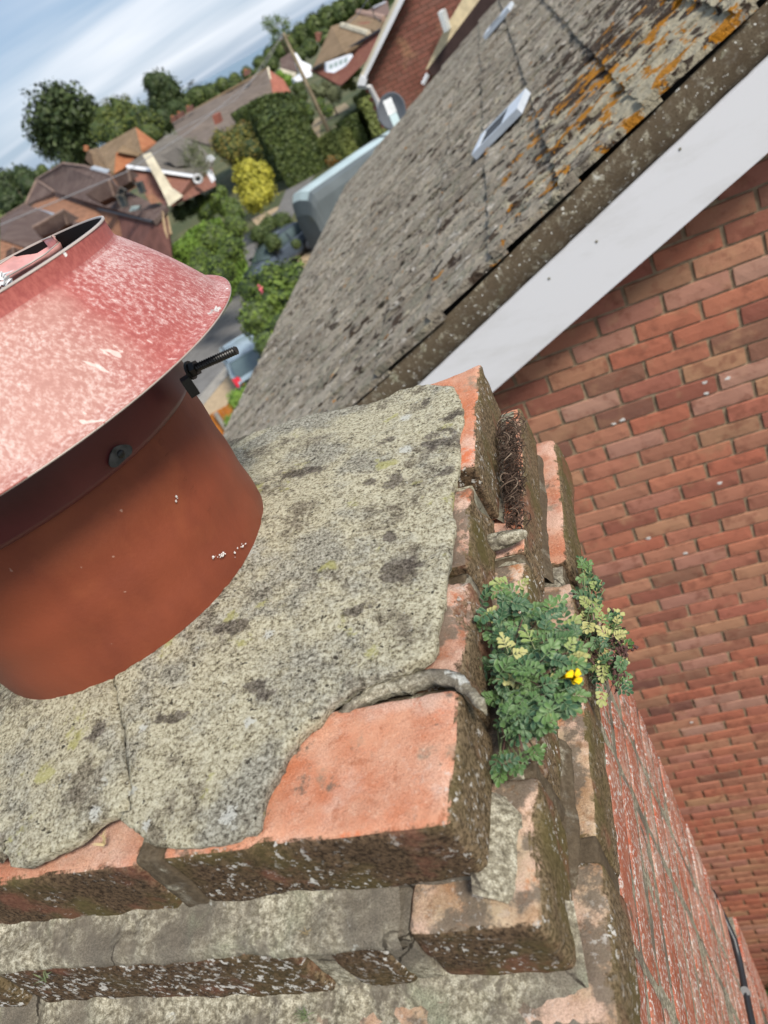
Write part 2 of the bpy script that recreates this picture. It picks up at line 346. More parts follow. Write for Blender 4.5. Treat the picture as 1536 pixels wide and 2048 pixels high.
M_WHITE = Mat('white_upvc'); M_WHITE = M_WHITE.done(M_WHITE.mix(M_WHITE.ramp(M_WHITE.noise(3.1, 6, .65, v=M_WHITE.map(scale=(1, 1, 3))), .45, .75), (.70, .71, .745), (.61, .615, .63)), .35, None, .45)
M_DARK = plain('black_plastic', (.012, .012, .014), .45, .5)  # one even black for gutters, tyres, straps and the roof deck
M_GRASS = leaf_mat('grass', (.07, .10, .03), (.12, .15, .05))
M_BRK2 = wall_brick_mat('distant_red_brick', [(0, (.20, .08, .06)), (.5, (.28, .115, .085)), (1, (.23, .11, .085))], gscale=.3)
M_HUNG = plain('orange_hung_tiles', (.25, .125, .075), .9, .2, .25, 3)
M_BROWN = tiled_mat('brown_roof_tiles', (.105, .07, .062), (.16, .115, .10))
M_GREYR = tiled_mat('grey_roof_tiles', (.14, .125, .11), (.20, .18, .155))
M_ORR = tiled_mat('orange_roof_tiles', (.36, .14, .07), (.45, .2, .1))
M_TANR = tiled_mat('tan_roof_tiles', (.20, .14, .085), (.27, .19, .12))
M_CREAM = plain('cream_render', (.52, .47, .36), .9, .2, .15, 2)
M_PANE = plain('dark_window_glass', (.05, .06, .07), .08, .6, .1)
M_PALE = plain('pale_blue_sheet', (.42, .52, .53), .35, .4, .12, .7)

# ------------------------------------------------------------------ setting: ground, sea
def ground():
    vs = []; fs = []; rs = [0, 8, 20, 40, 80, 150, 300, 600, 1000, 1600, 2600]; n = 48
    zs = [0, 0, 0, 0, 0, 0, -.4, -3, -25, -56, -70]
    for r, z in zip(rs[1:], zs[1:]):
        for i in range(n):
            t = 2*math.pi*i/n; vs.append((r*math.cos(t), 20+r*math.sin(t), z))
    vs.append((0, 20, 0)); c = len(vs)-1
    for i in range(n): fs.append((c, i, (i+1) % n))
    for a in range(len(rs)-2):
        for i in range(n): j = (i+1) % n; fs.append((a*n+i, (a+1)*n+i, (a+1)*n+j, a*n+j))
    m = Mat('ground_cover'); n1 = m.noise(.15, 5); n2 = m.noise(3, 4)
    c_ = m.mix(m.ramp(n1, .4, .6), (.055, .075, .03), (.11, .11, .05)); c_ = m.mix(m.ramp(n2, .4, .7, 0, .5), c_, (.14, .12, .07))
    tag(link('ground', mesh('ground', vs, fs), m.done(c_, .95)), kind='structure')
    m2 = Mat('sea_water'); tag(link('sea', mesh('sea', [(-40000, -1000, -60), (40000, -1000, -60), (40000, 50000, -60), (-40000, 50000, -60)], [(0, 1, 2, 3)]), m2.done((.10, .19, .27), .35, None, .3)), kind='structure')
ground()

def flat(name, pts, z, mat):
    """a level sheet traced on the ground; pts are photo pixels"""
    v = [P(x, y, z=z-CZ) for x, y in pts]
    me = mesh(name, v, [tuple(range(len(v)))]); o = link(name, me, mat); return tag(o, kind='structure')

M_ASPH = plain('grey_asphalt', (.17, .165, .16), .9, .2, .15, 2); M_DRIVE = plain('pale_gravel_drive', (.42, .32, .21), .95, .1, .12, 6); M_DIRT = plain('dry_verge', (.26, .21, .14), .95, .1, .2, 1.5); M_PAV = plain('concrete_pavement', (.30, .28, .25), .9, .2, .12, 3)

# ------------------------------------------------------------------ the neighbour's house
def gen_wall_bricks():
    YW = 2.545; x0 = -2.02; rows = []
    zr0 = CZ-8.5+.12
    X0 = .1711*YW                                          # a perpend seen in the photograph
    h0 = -.486*YW                                          # and its row
    n = 0; near = []; far = []
    for i in range(-98, 17):
        zc = CZ+h0+i*.075
        off = 0 if i % 2 == 0 else .1125
        for k in range(-12, 14):
            xc = X0+(k+.5)*.225+off
            if xc < -1.95 or xc > 3.9: continue
            top = CZ-1.75+(xc-.11+2.32)*.4329-.34 if xc < 1.6 else CZ
            if zc+.04 > top+.10 or zc < .05: continue
            # where it falls in the photograph
            d = M.T @ np.array([xc, YW, zc-CZ]); px = 768+F*d[0]/d[2]; py = 1024+F*d[1]/d[2]
            vis = -60 < px < 1600 and -60 < py < 2110 and not (px < 1235+max(0, (py-1400))*.40 and py > 1330) and not (px < 1000+ (py-760)*.42 and py > 760)
            (near if vis else far).append((d[2], xc, zc))
    near.sort(); 
    return near[:300], near[300:]+far
def neighbour():
    root = empty('brick_house', 'next-door red brick gable house with white bargeboard and lichen-spotted roof', 'house', (0, 2.545, 0))
    YW = 2.545
    near, far = gen_wall_bricks()
    protos = []
    for k in range(5):
        random.seed(k+40); b = worn_box((.1065, .012, .0325), .004, .03, .0012, k+3, Matrix.Identity(4)); me = mesh('brick', *b); me.materials.append(M_WB)
        for p in me.polygons: p.use_smooth = False
        protos.append(me)
    random.seed(3)
    for dd, x, z in near:
        o = bpy.data.objects.new('brick', random.choice(protos)); C.objects.link(o); o.parent = root; o.matrix_parent_inverse = Matrix.Translation(root.location).inverted()
        o.location = (x, YW+.006+random.uniform(-.0015, .0015), z); o.rotation_euler = (random.uniform(-.01, .01), random.uniform(-.006, .006), random.uniform(-.008, .008))
        if random.random() < .5: o.rotation_euler.y += math.pi
    mb = MB()
    for dd, x, z in far: mb.box((x-.1065, YW-.004, z-.0325), (x+.1065, YW+.02, z+.0325))
    tag(mb.build('brickwork', M_WB, root), kind='stuff')
    # core of the house behind the brick skin: mortar face
    zE = CZ-1.75; sl_ = .4329; xr = 1.8; zr = zE+(xr+2.32)*sl_-.12
    prof = [(-2.02, 0), (5.6, 0), (5.6, zE+.02), (xr, zr), (-2.02, zE+.02)]
    MB().prism([(x, YW+.003, z) for x, z in prof], (0, 6.85, 0)).build('mortar_wall', M_WM, root)
    # roof boarding under the tiles
    for sgn in (1, -1):
        a = (-2.27 if sgn > 0 else 2*xr+2.27); 
        MB().prism([(a, 2.40, zE-.02), (xr, 2.40, zr+.075), (xr, 2.40, zr+.045), (a, 2.40, zE-.05)], (0, 7.2, 0)).build('roof_deck', M_DARK, root)
    # tiles
    ang = math.atan(sl_); ca, sa = math.cos(ang), math.sin(ang); gauge = .285; tw = .180
    slots = []
    for r in range(0, 16):
        s0 = r*gauge
        for c in range(0, 41):
            y = 2.375+(c+.5)*tw+(0 if r % 2 else tw/2)
            if y > 9.62: continue
            x = -2.34+s0*ca
            if x > xr-.05: continue
            d = M.T @ np.array([x+.13, y, zE+s0*sa-CZ+.05]); px = 768+F*d[0]/d[2]; py = 1024+F*d[1]/d[2]
            vis = px < 1600 and py > -80 and d[2] > 0
            slots.append(((0 if vis else 50)+d[2], x, y, zE+s0*sa, 1))
            if c == 0 and not r % 2: slots.append(((0 if vis else 50)+d[2], x, 2.375+tw*.25, zE+s0*sa, .5))
    slots.sort()
    def tile_frame(x, y, z, rnd):
        # local: x along slope, y across, z normal; lifted at its tail so that it laps the course below
        return Matrix.Translation((x, y, z)) @ Matrix.Rotation(-ang+.058+rnd.uniform(-.012, .012), 4, 'Y') @ Matrix.Rotation(rnd.uniform(-.012, .012), 4, 'X') @ Matrix.Rotation(rnd.uniform(-.012, .012), 4, 'Z')
    random.seed(5)
    for k, (dd, x, y, z, hf) in enumerate(slots[:300]):
        fr = tile_frame(x, y, z+.028+random.uniform(-.004, .007), random)
        vs, fs = tile_shape(k, False, hf); me = mesh('roof_tile', [fr @ Vector(v) for v in vs], fs); me.materials.append(M_TILE)
        link('roof_tile', me, None, root)
    mb = MB()
    for k, (dd, x, y, z, hf) in enumerate(slots[300:]):
        fr = tile_frame(x, y, z+.028, random); vs, fs = tile_shape(k, coarse=True); mb.add([fr @ Vector(v) for v in vs], fs)
    for c in range(41):                                        # the slope beyond the ridge, out of the photograph
        for r in range(15):
            s0 = r*gauge; x = 2*xr+2.34-s0*ca
            fr = Matrix.Translation((x, 2.375+(c+.5)*tw, zE+s0*sa+.028)) @ Matrix.Rotation(math.pi, 4, 'Z') @ Matrix.Rotation(-ang+.035, 4, 'Y'); mb.box((0, -.085, 0), (.33, .085, .012), fr)
    tag(mb.build('roof_tiles', M_TILE, root), kind='stuff')
    mb = MB()
    for k in range(16):
        y = 2.38+k*.46; pts = [(xr+math.cos(t)*.12, y, zr+.09+math.sin(t)*.09) for t in np.linspace(0, math.pi, 7)]; mb.prism(pts, (0, .45, 0))
    tag(mb.build('ridge_tile', M_TILE, root), kind='stuff')
    # verge: bedding mortar and white bargeboard
    def zt(x): return zE+(x+2.32)*sl_          # tile top at the verge
    mo = mortar_mat('verge_mortar', .75, 1.); vs = []; nx = 150
    rows = [(2.398, .012), (2.386, -.004), (2.380, -.05), (2.384, -.085), (2.392, -.10), (2.43, -.10)]
    for i in range(nx+1):
        x = -2.3+i*(xr+2.3)/nx
        for j, (y, dz) in enumerate(rows):
            a = .006*fbm((x, j*.3, 2), 14, 4) if 0 < j < 5 else 0
            vs.append((x, y+a, zt(x)+dz+a))
    k = len(rows); fs = [(i*k+j, (i+1)*k+j, (i+1)*k+j+1, i*k+j+1) for i in range(nx) for j in range(k-1)]
    link('verge_mortar', mesh('verge_mortar', vs, fs), mo, root, True)
    xa = -2.42
    def board(x0, x1, zf, mirror=False):
        g = (lambda x: 2*xr-x) if mirror else (lambda x: x)
        MB().prism([(g(x0), 2.375, zf(x0)-.105), (g(x1), 2.375, zf(x1)-.105), (g(x1), 2.375, zf(x1)-.325), (g(x0), 2.375, zf(x0)-.325)], (0, .022, 0)).build('bargeboard', M_WHITE, root)
        MB().prism([(g(x0), 2.397, zf(x0)-.298), (g(x1), 2.397, zf(x1)-.298), (g(x1), 2.397, zf(x1)-.310), (g(x0), 2.397, zf(x0)-.310)], (0, .150, 0)).build('soffit', M_WHITE, root)
    board(xa, xr, zt); board(xa, xr, zt, True)
    for px, py in ((1360, 298), (1193, 483), (1098, 557)):
        q = P(px, py, y=2.374); MB().add(*lathe([(0.0001, -.0015), (.004, -.001), (.0045, 0)], 8, Matrix.Translation(q) @ Matrix.Rotation(math.pi/2, 4, 'X') @ Matrix.Rotation(math.pi, 4, 'X'))).build('nail_cap', plain('dull_nail_cap', (.2, .19, .15), .6), root)
    # eave gutter and fascia
    MB().box((-2.36, 2.40, zE-.19), (-2.335, 9.6, zE-.02)).build('fascia', M_WHITE, root)
    g = MB(); pr = [(-2.40+math.cos(t)*.055, 0, zE-.03+math.sin(t)*.055) for t in np.linspace(math.pi, 2*math.pi, 9)]
    pr2 = [(-2.40+math.cos(t)*.049, 0, zE-.03+math.sin(t)*.049) for t in np.linspace(2*math.pi, math.pi, 9)]
    g.prism([(x, 2.4, z) for x, _, z in pr+pr2], (0, 7.2, 0)); g.build('gutter', plain('grey_gutter', (.16, .15, .145), .6), root)
    # two flush roof vents
    M_VENT = plain('pale_vent_frame', (.50, .55, .62), .45, .4, .08)
    for (xa_, xb, ya, yb) in ((-.283, -.012, 3.71, 3.91), (-.18, .09, 7.38, 7.54)):
        fr = Matrix.Translation((xa_, (ya+yb)/2+.045, zt(xa_)+.088)) @ Matrix.Rotation(-ang-.01, 4, 'Y') @ Matrix.Rotation(-.33, 4, 'Z'); L = (xb-xa_)/ca; hw = (yb-ya)/2
        v = MB(); v.box((0, -hw, -.02), (L, -hw+.014, .012), fr); v.box((0, hw-.014, -.02), (L, hw, .012), fr); v.box((0, -hw+.014, -.02), (.035, hw-.014, .012), fr); v.box((L*.66, -hw+.014, -.02), (L, hw-.014, .013), fr)
        vo = v.build('roof_vent', M_VENT, root); p_ = MB(); 
        for q in range(7): p_.box((.04+q*(L*.66-.05)/7, -hw+.015, -.015), (.04+(q+.7)*(L*.66-.05)/7, hw-.015, .007), fr)
        p_.box((.035, -hw+.014, -.019), (L*.66, hw-.014, .003), fr)
        p_.build('vent_grille', M_DARK, vo)
    # bird droppings on the wall
    bd = plain('chalky_splash', (.62, .62, .6), .8)
    for px, py in ((1455, 757), (1410, 765), (1440, 966), (1297, 1077), (1371, 1107), (1228, 848), (1383, 1445), (1245, 840), (1413, 787)):
        c = P(px, py, y=YW-.0075); random.seed(px); pts = [(c.x+math.cos(t)*random.uniform(.004, .012)*1.2, c.y, c.z+math.sin(t)*random.uniform(.003, .008)) for t in np.linspace(0, 6.28, 9)[:-1]]
        MB().prism(pts, (0, .002, 0)).build('white_splash', bd, root)
    return root
def tile_shape(k, coarse=False, part=1):
    L, hw, t = .335, .0790*part, .026; nx, ny = (2, 1) if coarse else (12, 7); vs = []; rr = random.Random(k*7+1)
    for i in range(nx+1):
        for j in range(ny+1):
            x = L*i/nx; y = -hw+2*hw*j/ny
            if i == 0: x += .010*fbm((y, k*3.1, 0), 18, 3)
            if j in (0, ny): y += .004*fbm((x, k*2.3, j), 15, 3)*(1 if j else -1)
            vs.append((x, y, t+(0 if coarse else .009*fbm((x, y, k*1.7), 20, 4))))
    n = len(vs); vs += [(v[0]+(.003 if v[0] < .02 else 0), v[1], 0) for v in vs]
    w = ny+1; fs = [(i*w+j, (i+1)*w+j, (i+1)*w+j+1, i*w+j+1) for i in range(nx) for j in range(ny)]
    fs += [(j+1, j, n+j, n+j+1) [::-1] for j in range(ny)]
    fs += [((i+1)*w, i*w, n+i*w, n+(i+1)*w)[::-1] for i in range(nx)] + [(i*w+ny, (i+1)*w+ny, n+(i+1)*w+ny, n+i*w+ny)[::-1] for i in range(nx)]
    return vs, fs
neighbour()

# ------------------------------------------------------------------ the chimney stack
stack = empty('chimney_stack', 'old oversailing brick chimney stack topped with cracked lichen-covered mortar', 'chimney', (O0.x-.35, O0.y+.28, 0))
def brick(u0, u1, v0, v1, w0, w1, mat, seed, step=.006, r=.006, amp=.0016, chip=.02, tilt=(0, 0, 0), name='brick', label=None):
    fr = CF @ Matrix.Translation(((u0+u1)/2, (v0+v1)/2, (w0+w1)/2)) @ Matrix.Rotation(tilt[0], 4, 'X') @ Matrix.Rotation(tilt[1], 4, 'Y') @ Matrix.Rotation(tilt[2], 4, 'Z')
    vs, fs = worn_box(((u1-u0)/2, (v1-v0)/2, (w1-w0)/2), r, step, amp, seed, fr, chip)
    me = mesh(name, vs, fs); me.attributes.new('edge', 'FLOAT', 'POINT').data.foreach_set('value', list(EDGE))
    o = link(name, me, mat, stack, True)
    if label: o['label'] = label
    return o
WID = .70
# top course
brick(-.217, 0, 0, .102, -.067, 0, M_B[0], 1, .0045, chip=.012, amp=.0013, label='large clean orange corner brick')
brick(-.455, -.240, .0, .102, -.080, -.004, M_B[1], 2, .005)
brick(-.70, -.470, .0, .102, -.080, -.004, M_B[1], 3, .008)
brick(-.105, -.003, .114, .222, -.074, -.010, M_B[4], 4, .0035, r=.008, chip=.03, amp=.0032)
brick(-.105, -.004, .234, .346, -.074, -.009, M_B[4], 5, .0035, r=.008, chip=.03, amp=.0032)
brick(-.205, .002, .359, .565, -.072, .001, M_B[0], 6, .005, chip=.01, amp=.0012)
brick(-.43, -.217, .463, .565, -.072, 0, M_B[1], 7, .008); brick(-.70, -.442, .463, .565, -.072, 0, M_B[1], 8, .008)
brick(-.70, -.60, .114, .45, -.072, 0, M_B[1], 9, .01)
# second course
brick(-.062, .030, -.027, .075, -.143, -.074, M_B[2], 11, .0045, label='dark faced header brick at the front corner')
brick(-.127, -.080, -.029, .075, -.143, -.076, M_B[3], 12, .0045)
brick(-.433, -.146, -.031, .072, -.150, -.078, M_B[3], 13, .005)
brick(-.72, -.450, -.033, .07, -.152, -.080, M_B[3], 14, .007)
brick(-.08, .028, .087, .193, -.143, -.076, M_B[2], 15, .005)
brick(-.08, .026, .204, .300, -.143, -.076, M_B[2], 16, .005)
brick(-.08, .024, .311, .585, -.141, -.076, M_B[0], 17, .0055, chip=.03)
brick(-.72, -.09, .48, .583, -.143, -.076, M_B[1], 18, .01); brick(-.72, -.62, .08, .47, -.143, -.076, M_B[1], 19, .01)
# third course
brick(-.17, .052, -.056, .050, -.217, -.149, M_B[2], 21, .005, chip=.02)
brick(-.40, -.182, -.058, .050, -.217, -.151, M_B[3], 22, .006); brick(-.74, -.412, -.058, .05, -.217, -.151, M_B[3], 23, .008)
brick(-.06, .050, .066, .198, -.217, -.149, M_B[2], 24, .005); brick(-.06, .049, .209, .345, -.217, -.149, M_B[2], 25, .005)
brick(-.06, .047, .362, .600, -.215, -.147, M_B[1], 26, .005, chip=.012, label='bright orange brick at the far end of the third course')
brick(-.74, -.07, .495, .60, -.217, -.149, M_B[1], 27, .01); brick(-.74, -.64, .06, .485, -.217, -.149, M_B[1], 28, .01)
# shaft below: Flemish-like courses, the right side seen at a grazing angle
random.seed(9); sb = 30
for r in range(22):
    w1 = -.225-r*.075; w0 = w1-.066
    v = .005 if r % 2 == 0 else -.05
    lens = [.215, .1025]*3 if r % 2 else [.1025, .215]*3; first = True
    v = -.012
    if r % 2: lens = [.1025]+[.215, .1025]*3
    for L in lens:
        a, b = v, min(v+L, .575); v = b+.0105
        if b-a < .03: continue
        u1 = .016+random.uniform(-.0012, .0012); sb += 1
        brick(u1-.1, u1, a, b, w0, w1, M_SB, sb, .011, r=.004, amp=.0012, chip=.012)
        if v > .56: break
# mortar core and beds
def core(u0, u1, v0, v1, w0, w1, name='mortar_bed', step=.01, amp=.0015, seed=0, mat=None):
    fr = CF @ Matrix.Translation(((u0+u1)/2, (v0+v1)/2, (w0+w1)/2)); vs, fs = worn_box(((u1-u0)/2, (v1-v0)/2, (w1-w0)/2), .003, step, amp, 70+seed, fr)
    return link(name, mesh(name, vs, fs), mat or M_MO, stack, True)
core(-.693, -.008, .006, .560, -.090, -.019, step=.007, seed=1)
core(-.715, .018, -.020, .575, -.158, -.078, step=.007, seed=2)
core(-.735, .040, -.046, .592, -.230, -.152, step=.008, seed=3)
core(-.70, .0145, -.008, .572, -8.0, -.226, step=.08, amp=0, seed=4, mat=M_MO)
# the wider breast below, with the corner beyond the cable
bm_ = MB()
for r in range(80):
    w1 = -1.72-r*.075
    for k in range(3): bm_.box((-.3, .59+k*.1125-.6*(k > 0)*0, w1-.066), (.0165, .59+.1025+k*.1125, w1), CF) if k == 0 else None
tag(bm_.build('breast_brick', M_SB, stack), kind='stuff')
core(-.3, .010, .57, .685, -8.0, -1.70, step=.2, amp=0, seed=5)

def strip(prof, s0, s1, axis, name, seed, step=.004, amp=.003, mat=None, wob=.004):
    """a rough mortar fillet; prof = points (offset outward, w) and it runs along u or v"""
    n = int(abs(s1-s0)/step); vs = []; k = len(prof)*3-2; pr = []
    for a, b in zip(prof[:-1], prof[1:]):
        for t in (0, 1/3, 2/3): pr.append((a[0]+(b[0]-a[0])*t, a[1]+(b[1]-a[1])*t))
    pr.append(prof[-1]); k = len(pr)
    for i in range(n+1):
        s = s0+(s1-s0)*i/n; fade = min(1, min(i, n-i)/3+.15)
        for j, (o, w) in enumerate(pr):
            jj = j/(k-1); e = wob*fbm((s, seed, 0), 18, 4)*jj; a = amp*fbm((s, o*1.0, w+seed), 55, 4)*math.sin(jj*math.pi)
            w_ = w*1.0+a-(1-fade)*.004; oo = o+e
            p = Vector((s, -oo, w_)) if axis == 'u' else Vector((oo, s, w_)); vs.append(CF @ p)
    fs = [(i*k+j, (i+1)*k+j, (i+1)*k+j+1, i*k+j+1) for i in range(n) for j in range(k-1)]
    return link(name, mesh(name, vs, fs), mat or M_MO, stack, True)
strip([(-.01, -.052), (-.001, -.066), (.012, -.0705), (.028, -.0715), (.0325, -.079), (.025, -.09)], -.70, -.066, 'u', 'mortar_fillet', 1, amp=.004)
strip([(-.01, -.120), (.026, -.142), (.038, -.1475), (.054, -.1485), (.061, -.156), (.05, -.17)], -.72, .035, 'u', 'mortar_fillet', 2, amp=.004)
strip([(-.01, -.055), (.0015, -.064), (.008, -.071), (.015, -.0755), (.01, -.08)], -.012, .060, 'v', 'mortar_fillet', 3, amp=.002, mat=mortar_mat('pale_mortar'))
strip([(-.005, -.060), (.001, -.068), (.004, -.073), (.003, -.078)], .36, .55, 'v', 'mortar_fillet', 4, amp=.001, wob=.002)
strip([(.02, -.132), (.026, -.138), (.031, -.1455), (.035, -.149), (.03, -.154)], .03, .15, 'v', 'mortar_fillet', 5, amp=.002, mat=M_MJ)
strip([(.018, -.132), (.0245, -.139), (.027, -.146), (.029, -.149), (.026, -.153)], .34, .56, 'v', 'mortar_fillet', 6, amp=.001, wob=.002, mat=M_MJ)
# mortar in the vertical joints
for u0, u1, v0, v1, w0, w1, q in ((-.06, .0275, .073, .089, -.143, -.077, 21), (-.06, .025, .191, .206, -.143, -.078, 22), (-.06, .022, .298, .313, -.142, -.078, 23), (-.05, .0465, .196, .211, -.215, -.151, 24), (-.05, .042, .343, .364, -.214, -.152, 25)):
    core(u0, u1, v0, v1, w0, w1, 'joint_mortar', .004, .0022, q, M_MJ)
core(-.241, -.216, .0015, .1, -.078, -.001, 'joint_mortar', .004, .0022, 11, M_MJ); core(-.083, -.060, -.0265, .07, -.143, -.079, 'joint_mortar', .004, .0022, 12, M_MO)
core(-.148, -.125, -.0275, .07, -.147, -.081, 'joint_mortar', .004, .0022, 13, M_MO); core(-.452, -.431, -.027, .07, -.148, -.083, 'joint_mortar', .004, .0022, 14, M_MJ)
core(-.06, .049, .047, .069, -.214, -.1485, 'joint_mortar', .004, .0025, 15, M_MJ); core(-.10, -.006, .100, .116, -.07, -.014, 'joint_mortar', .004, .0018, 16, M_MJ)
core(-.10, -.008, .222, .234, -.07, -.016, 'joint_mortar', .004, .0018, 17, M_MJ)

# flaunching: two cracked slabs of mortar sloping up to the pot
PC = Vector((-.3525, .290))                                   # pot centre, chimney coordinates
def px_uv(l, w=.008): return [LU(x, y, w) for x, y in l]
crack = px_uv([(243, 1640), (236, 1600), (244, 1560), (241, 1500), (243, 1450), (239, 1400), (238, 1362)], .03)
crack = [LU(243, 1640, .01)]+crack[1:]
edge_r = px_uv([(905, 770), (916, 790), (926, 814), (927, 840), (917, 869), (921, 905), (915, 951), (906, 985), (905, 1025), (912, 1050), (905, 1080), (903, 1110), (897, 1134), (893, 1165), (891, 1197), (882, 1225), (877, 1245), (874, 1262), (877, 1280), (864, 1304), (848, 1318), (836, 1329), (800, 1343), (770, 1352), (740, 1366), (712, 1378), (690, 1397), (662, 1414), (645, 1440), (620, 1462), (600, 1482), (575, 1515), (560, 1542), (540, 1575), (530, 1602), (523, 1630), (518, 1652), (503, 1668), (480, 1671), (455, 1683), (430, 1690), (400, 1692), (380, 1696), (345, 1698), (325, 1697), (300, 1688), (280, 1672), (265, 1660)])
back = [(-.70, .555), (-.45, .562), (-.30, .558), (-.22, .563)]+px_uv([(742, 813), (775, 801), (800, 786), (830, 778), (860, 772)], .004)
right_poly = [tuple(PC), (-.70, .30)]+back+edge_r+crack
edge_l = px_uv([(218, 1652), (200, 1662), (170, 1690), (150, 1702), (125, 1712), (100, 1722), (72, 1735), (50, 1743), (34, 1742), (30, 1722), (18, 1712), (8, 1722), (0, 1732)])
left_poly = [tuple(PC)]+crack[::-1]+edge_l+[(-.52, .018), (-.60, .02), (-.69, .03), (-.69, .28)]
def flaunch(poly, seed, darks, whites, name, flat_h=None, mat=None):
    poly = [Vector(p) for p in poly]; pts = []
    for i, a in enumerate(poly):                               # finer, uneven rim
        b = poly[(i+1) % len(poly)]; L = (b-a).length; n = max(1, int(L/.0035)); nn = Vector((-(b-a).y, (b-a).x)).normalized() if L > 0 else Vector((0, 0))
        for k in range(n):
            q = a.lerp(b, k/n); e = .0022*fbm((q.x, q.y, seed), 90, 4) if k else 0; pts.append(q+nn*e)
    A = np.array([tuple(p) for p in pts]); nb = len(A); B = np.roll(A, -1, 0)
    st = .0036; gx, gy = np.meshgrid(np.arange(A[:, 0].min(), A[:, 0].max(), st), np.arange(A[:, 1].min(), A[:, 1].max(), st))
    G = np.c_[gx.ravel(), gy.ravel()]+RNG.uniform(-.3, .3, (gx.size, 2))*st
    ins = np.zeros(len(G), bool); dm = np.full(len(G), 9.)
    for p, q in zip(A, B):
        c = ((p[1] > G[:, 1]) != (q[1] > G[:, 1])) & (G[:, 0] < (q[0]-p[0])*(G[:, 1]-p[1])/(q[1]-p[1]+1e-12)+p[0]); ins ^= c
        d = q-p; t = np.clip(((G-p)@d)/(d@d+1e-12), 0, 1); dm = np.minimum(dm, np.hypot(*(G-(p+t[:, None]*d)).T))
    rp = np.hypot(G[:, 0]-PC.x, G[:, 1]-PC.y)
    ok = ins & (dm > .0022) & (rp > .135); G = G[ok]; dm = dm[ok]
    allp = [Vector(p) for p in A]+[Vector(p) for p in G]
    r = delaunay_2d_cdt(allp, [(i, (i+1) % nb) for i in range(nb)], [], 1, 1e-7)
    V, Fc, org = r[0], r[2], r[3]
    dmap = np.r_[np.zeros(nb), dm]; vs = []
    dk = []; wh = []
    nv = len(V)
    for i, p in enumerate(V):
        d = dmap[org[i][0]] if org[i] else 0
        rr = (Vector(p)-PC).length-.1535
        t = max(0., min(1., 1-rr/.205)); h = .0085+.032*(t*.7+.3*t*t)+.0022*fbm((p.x, p.y, seed), 9, 3)+.0009*fbm((p.x, p.y, seed), 70, 4)
        if flat_h is not None: h = flat_h+.0016*fbm((p.x, p.y, seed), 40, 4)
        e = min(1, d/.0045); roll = 1-(1-e)**2.5
        h += .0008*fbm((p.x, p.y, seed+2), 140, 3); z = h-.0028*(1-roll)
        vs.append(Vector((p.x, p.y, z)))
        wx, wy = .008*fbm((p.x, p.y, 5), 45, 3), .008*fbm((p.x, p.y, 9), 45, 3); dk.append(max([0.]+[1-math.hypot((p.x-a+wx)/ra, (p.y-b+wy)/rb)*.62 for a, b, ra, rb in darks])); wh.append(max([0.]+[1-math.hypot(p.x-a, p.y-b)/ra*.62 for a, b, ra in whites]))
    area = sum(A[i][0]*B[i][1]-B[i][0]*A[i][1] for i in range(nb)); nrm_in = 1 if area > 0 else -1
    fs = [tuple(f) for f in Fc]
    # under side: the rim is undercut
    k = len(vs); bid = [None]*nb
    for i in range(nv):
        for o in org[i]:
            if o < nb: bid[o] = i
    sk = []
    for j in range(nb):
        p = vs[bid[j]]; t_ = Vector(A[(j+1) % nb]-A[j-1]).normalized(); sk.append(len(vs)); vs.append(Vector((p.x-t_.y*nrm_in*.0045, p.y+t_.x*nrm_in*.0045, p.z-.011)))
    for j in range(nb):
        j2 = (j+1) % nb; fs.append((bid[j], sk[j], sk[j2], bid[j2]))
    me = mesh(name, [CF @ v for v in vs], fs)
    for nm, arr in (('dark', dk), ('white', wh)):
        at = me.attributes.new(nm, 'FLOAT', 'POINT'); at.data.foreach_set('value', arr+[0.]*(len(vs)-len(arr)))
    bm = bmesh.new(); bm.from_mesh(me); bmesh.ops.recalc_face_normals(bm, faces=bm.faces); bm.to_mesh(me); bm.free()
    return link(name, me, mat or M_FL, stack, True)
def spots(l, w=.012):
    out = []
    for x, y, rx, ry in l:
        a = LU(x, y, w); b = LU(x+rx, y, w); c = LU(x, y+ry, w); out.append((a[0], a[1], abs(b[0]-a[0]), abs(c[1]-a[1])))
    return out
DK = spots([(876, 879, 42, 22), (770, 891, 26, 10), (893, 938, 20, 12), (792, 967, 16, 15), (852, 800, 14, 8), (905, 822, 26, 10), (745, 982, 18, 9), (620, 970, 48, 18), (785, 1080, 12, 8), (800, 1140, 48, 30), (715, 1225, 46, 12), (525, 1395, 30, 20), (490, 1285, 42, 14), (365, 1455, 34, 12), (222, 1490, 18, 30)])
WH = [(a, b, (c+d)/2) for a, b, c, d in spots([(458, 1630, 22, 18), (555, 1290, 12, 10), (508, 1455, 14, 10), (810, 833, 12, 8), (812, 903, 16, 9), (205, 1635, 16, 12), (300, 1655, 12, 10), (310, 1480, 10, 8)])]
flaunch(right_poly, 3, DK, WH, 'flaunching_slab'); flaunch(left_poly, 6, DK, WH, 'flaunching_slab')
low_poly = px_uv([(672, 1420), (690, 1405), (730, 1372), (790, 1350), (840, 1336), (890, 1334), (925, 1345), (950, 1375), (972, 1412), (962, 1418), (940, 1400), (926, 1384), (898, 1368), (868, 1362), (838, 1366), (800, 1376), (760, 1388), (722, 1402), (694, 1420)], .003)
flaunch(low_poly, 9, [], [(a, b, (c+d)/2) for a, b, c, d in spots([(865, 1338, 10, 6)])], 'mortar_flake', .004, M_MO)

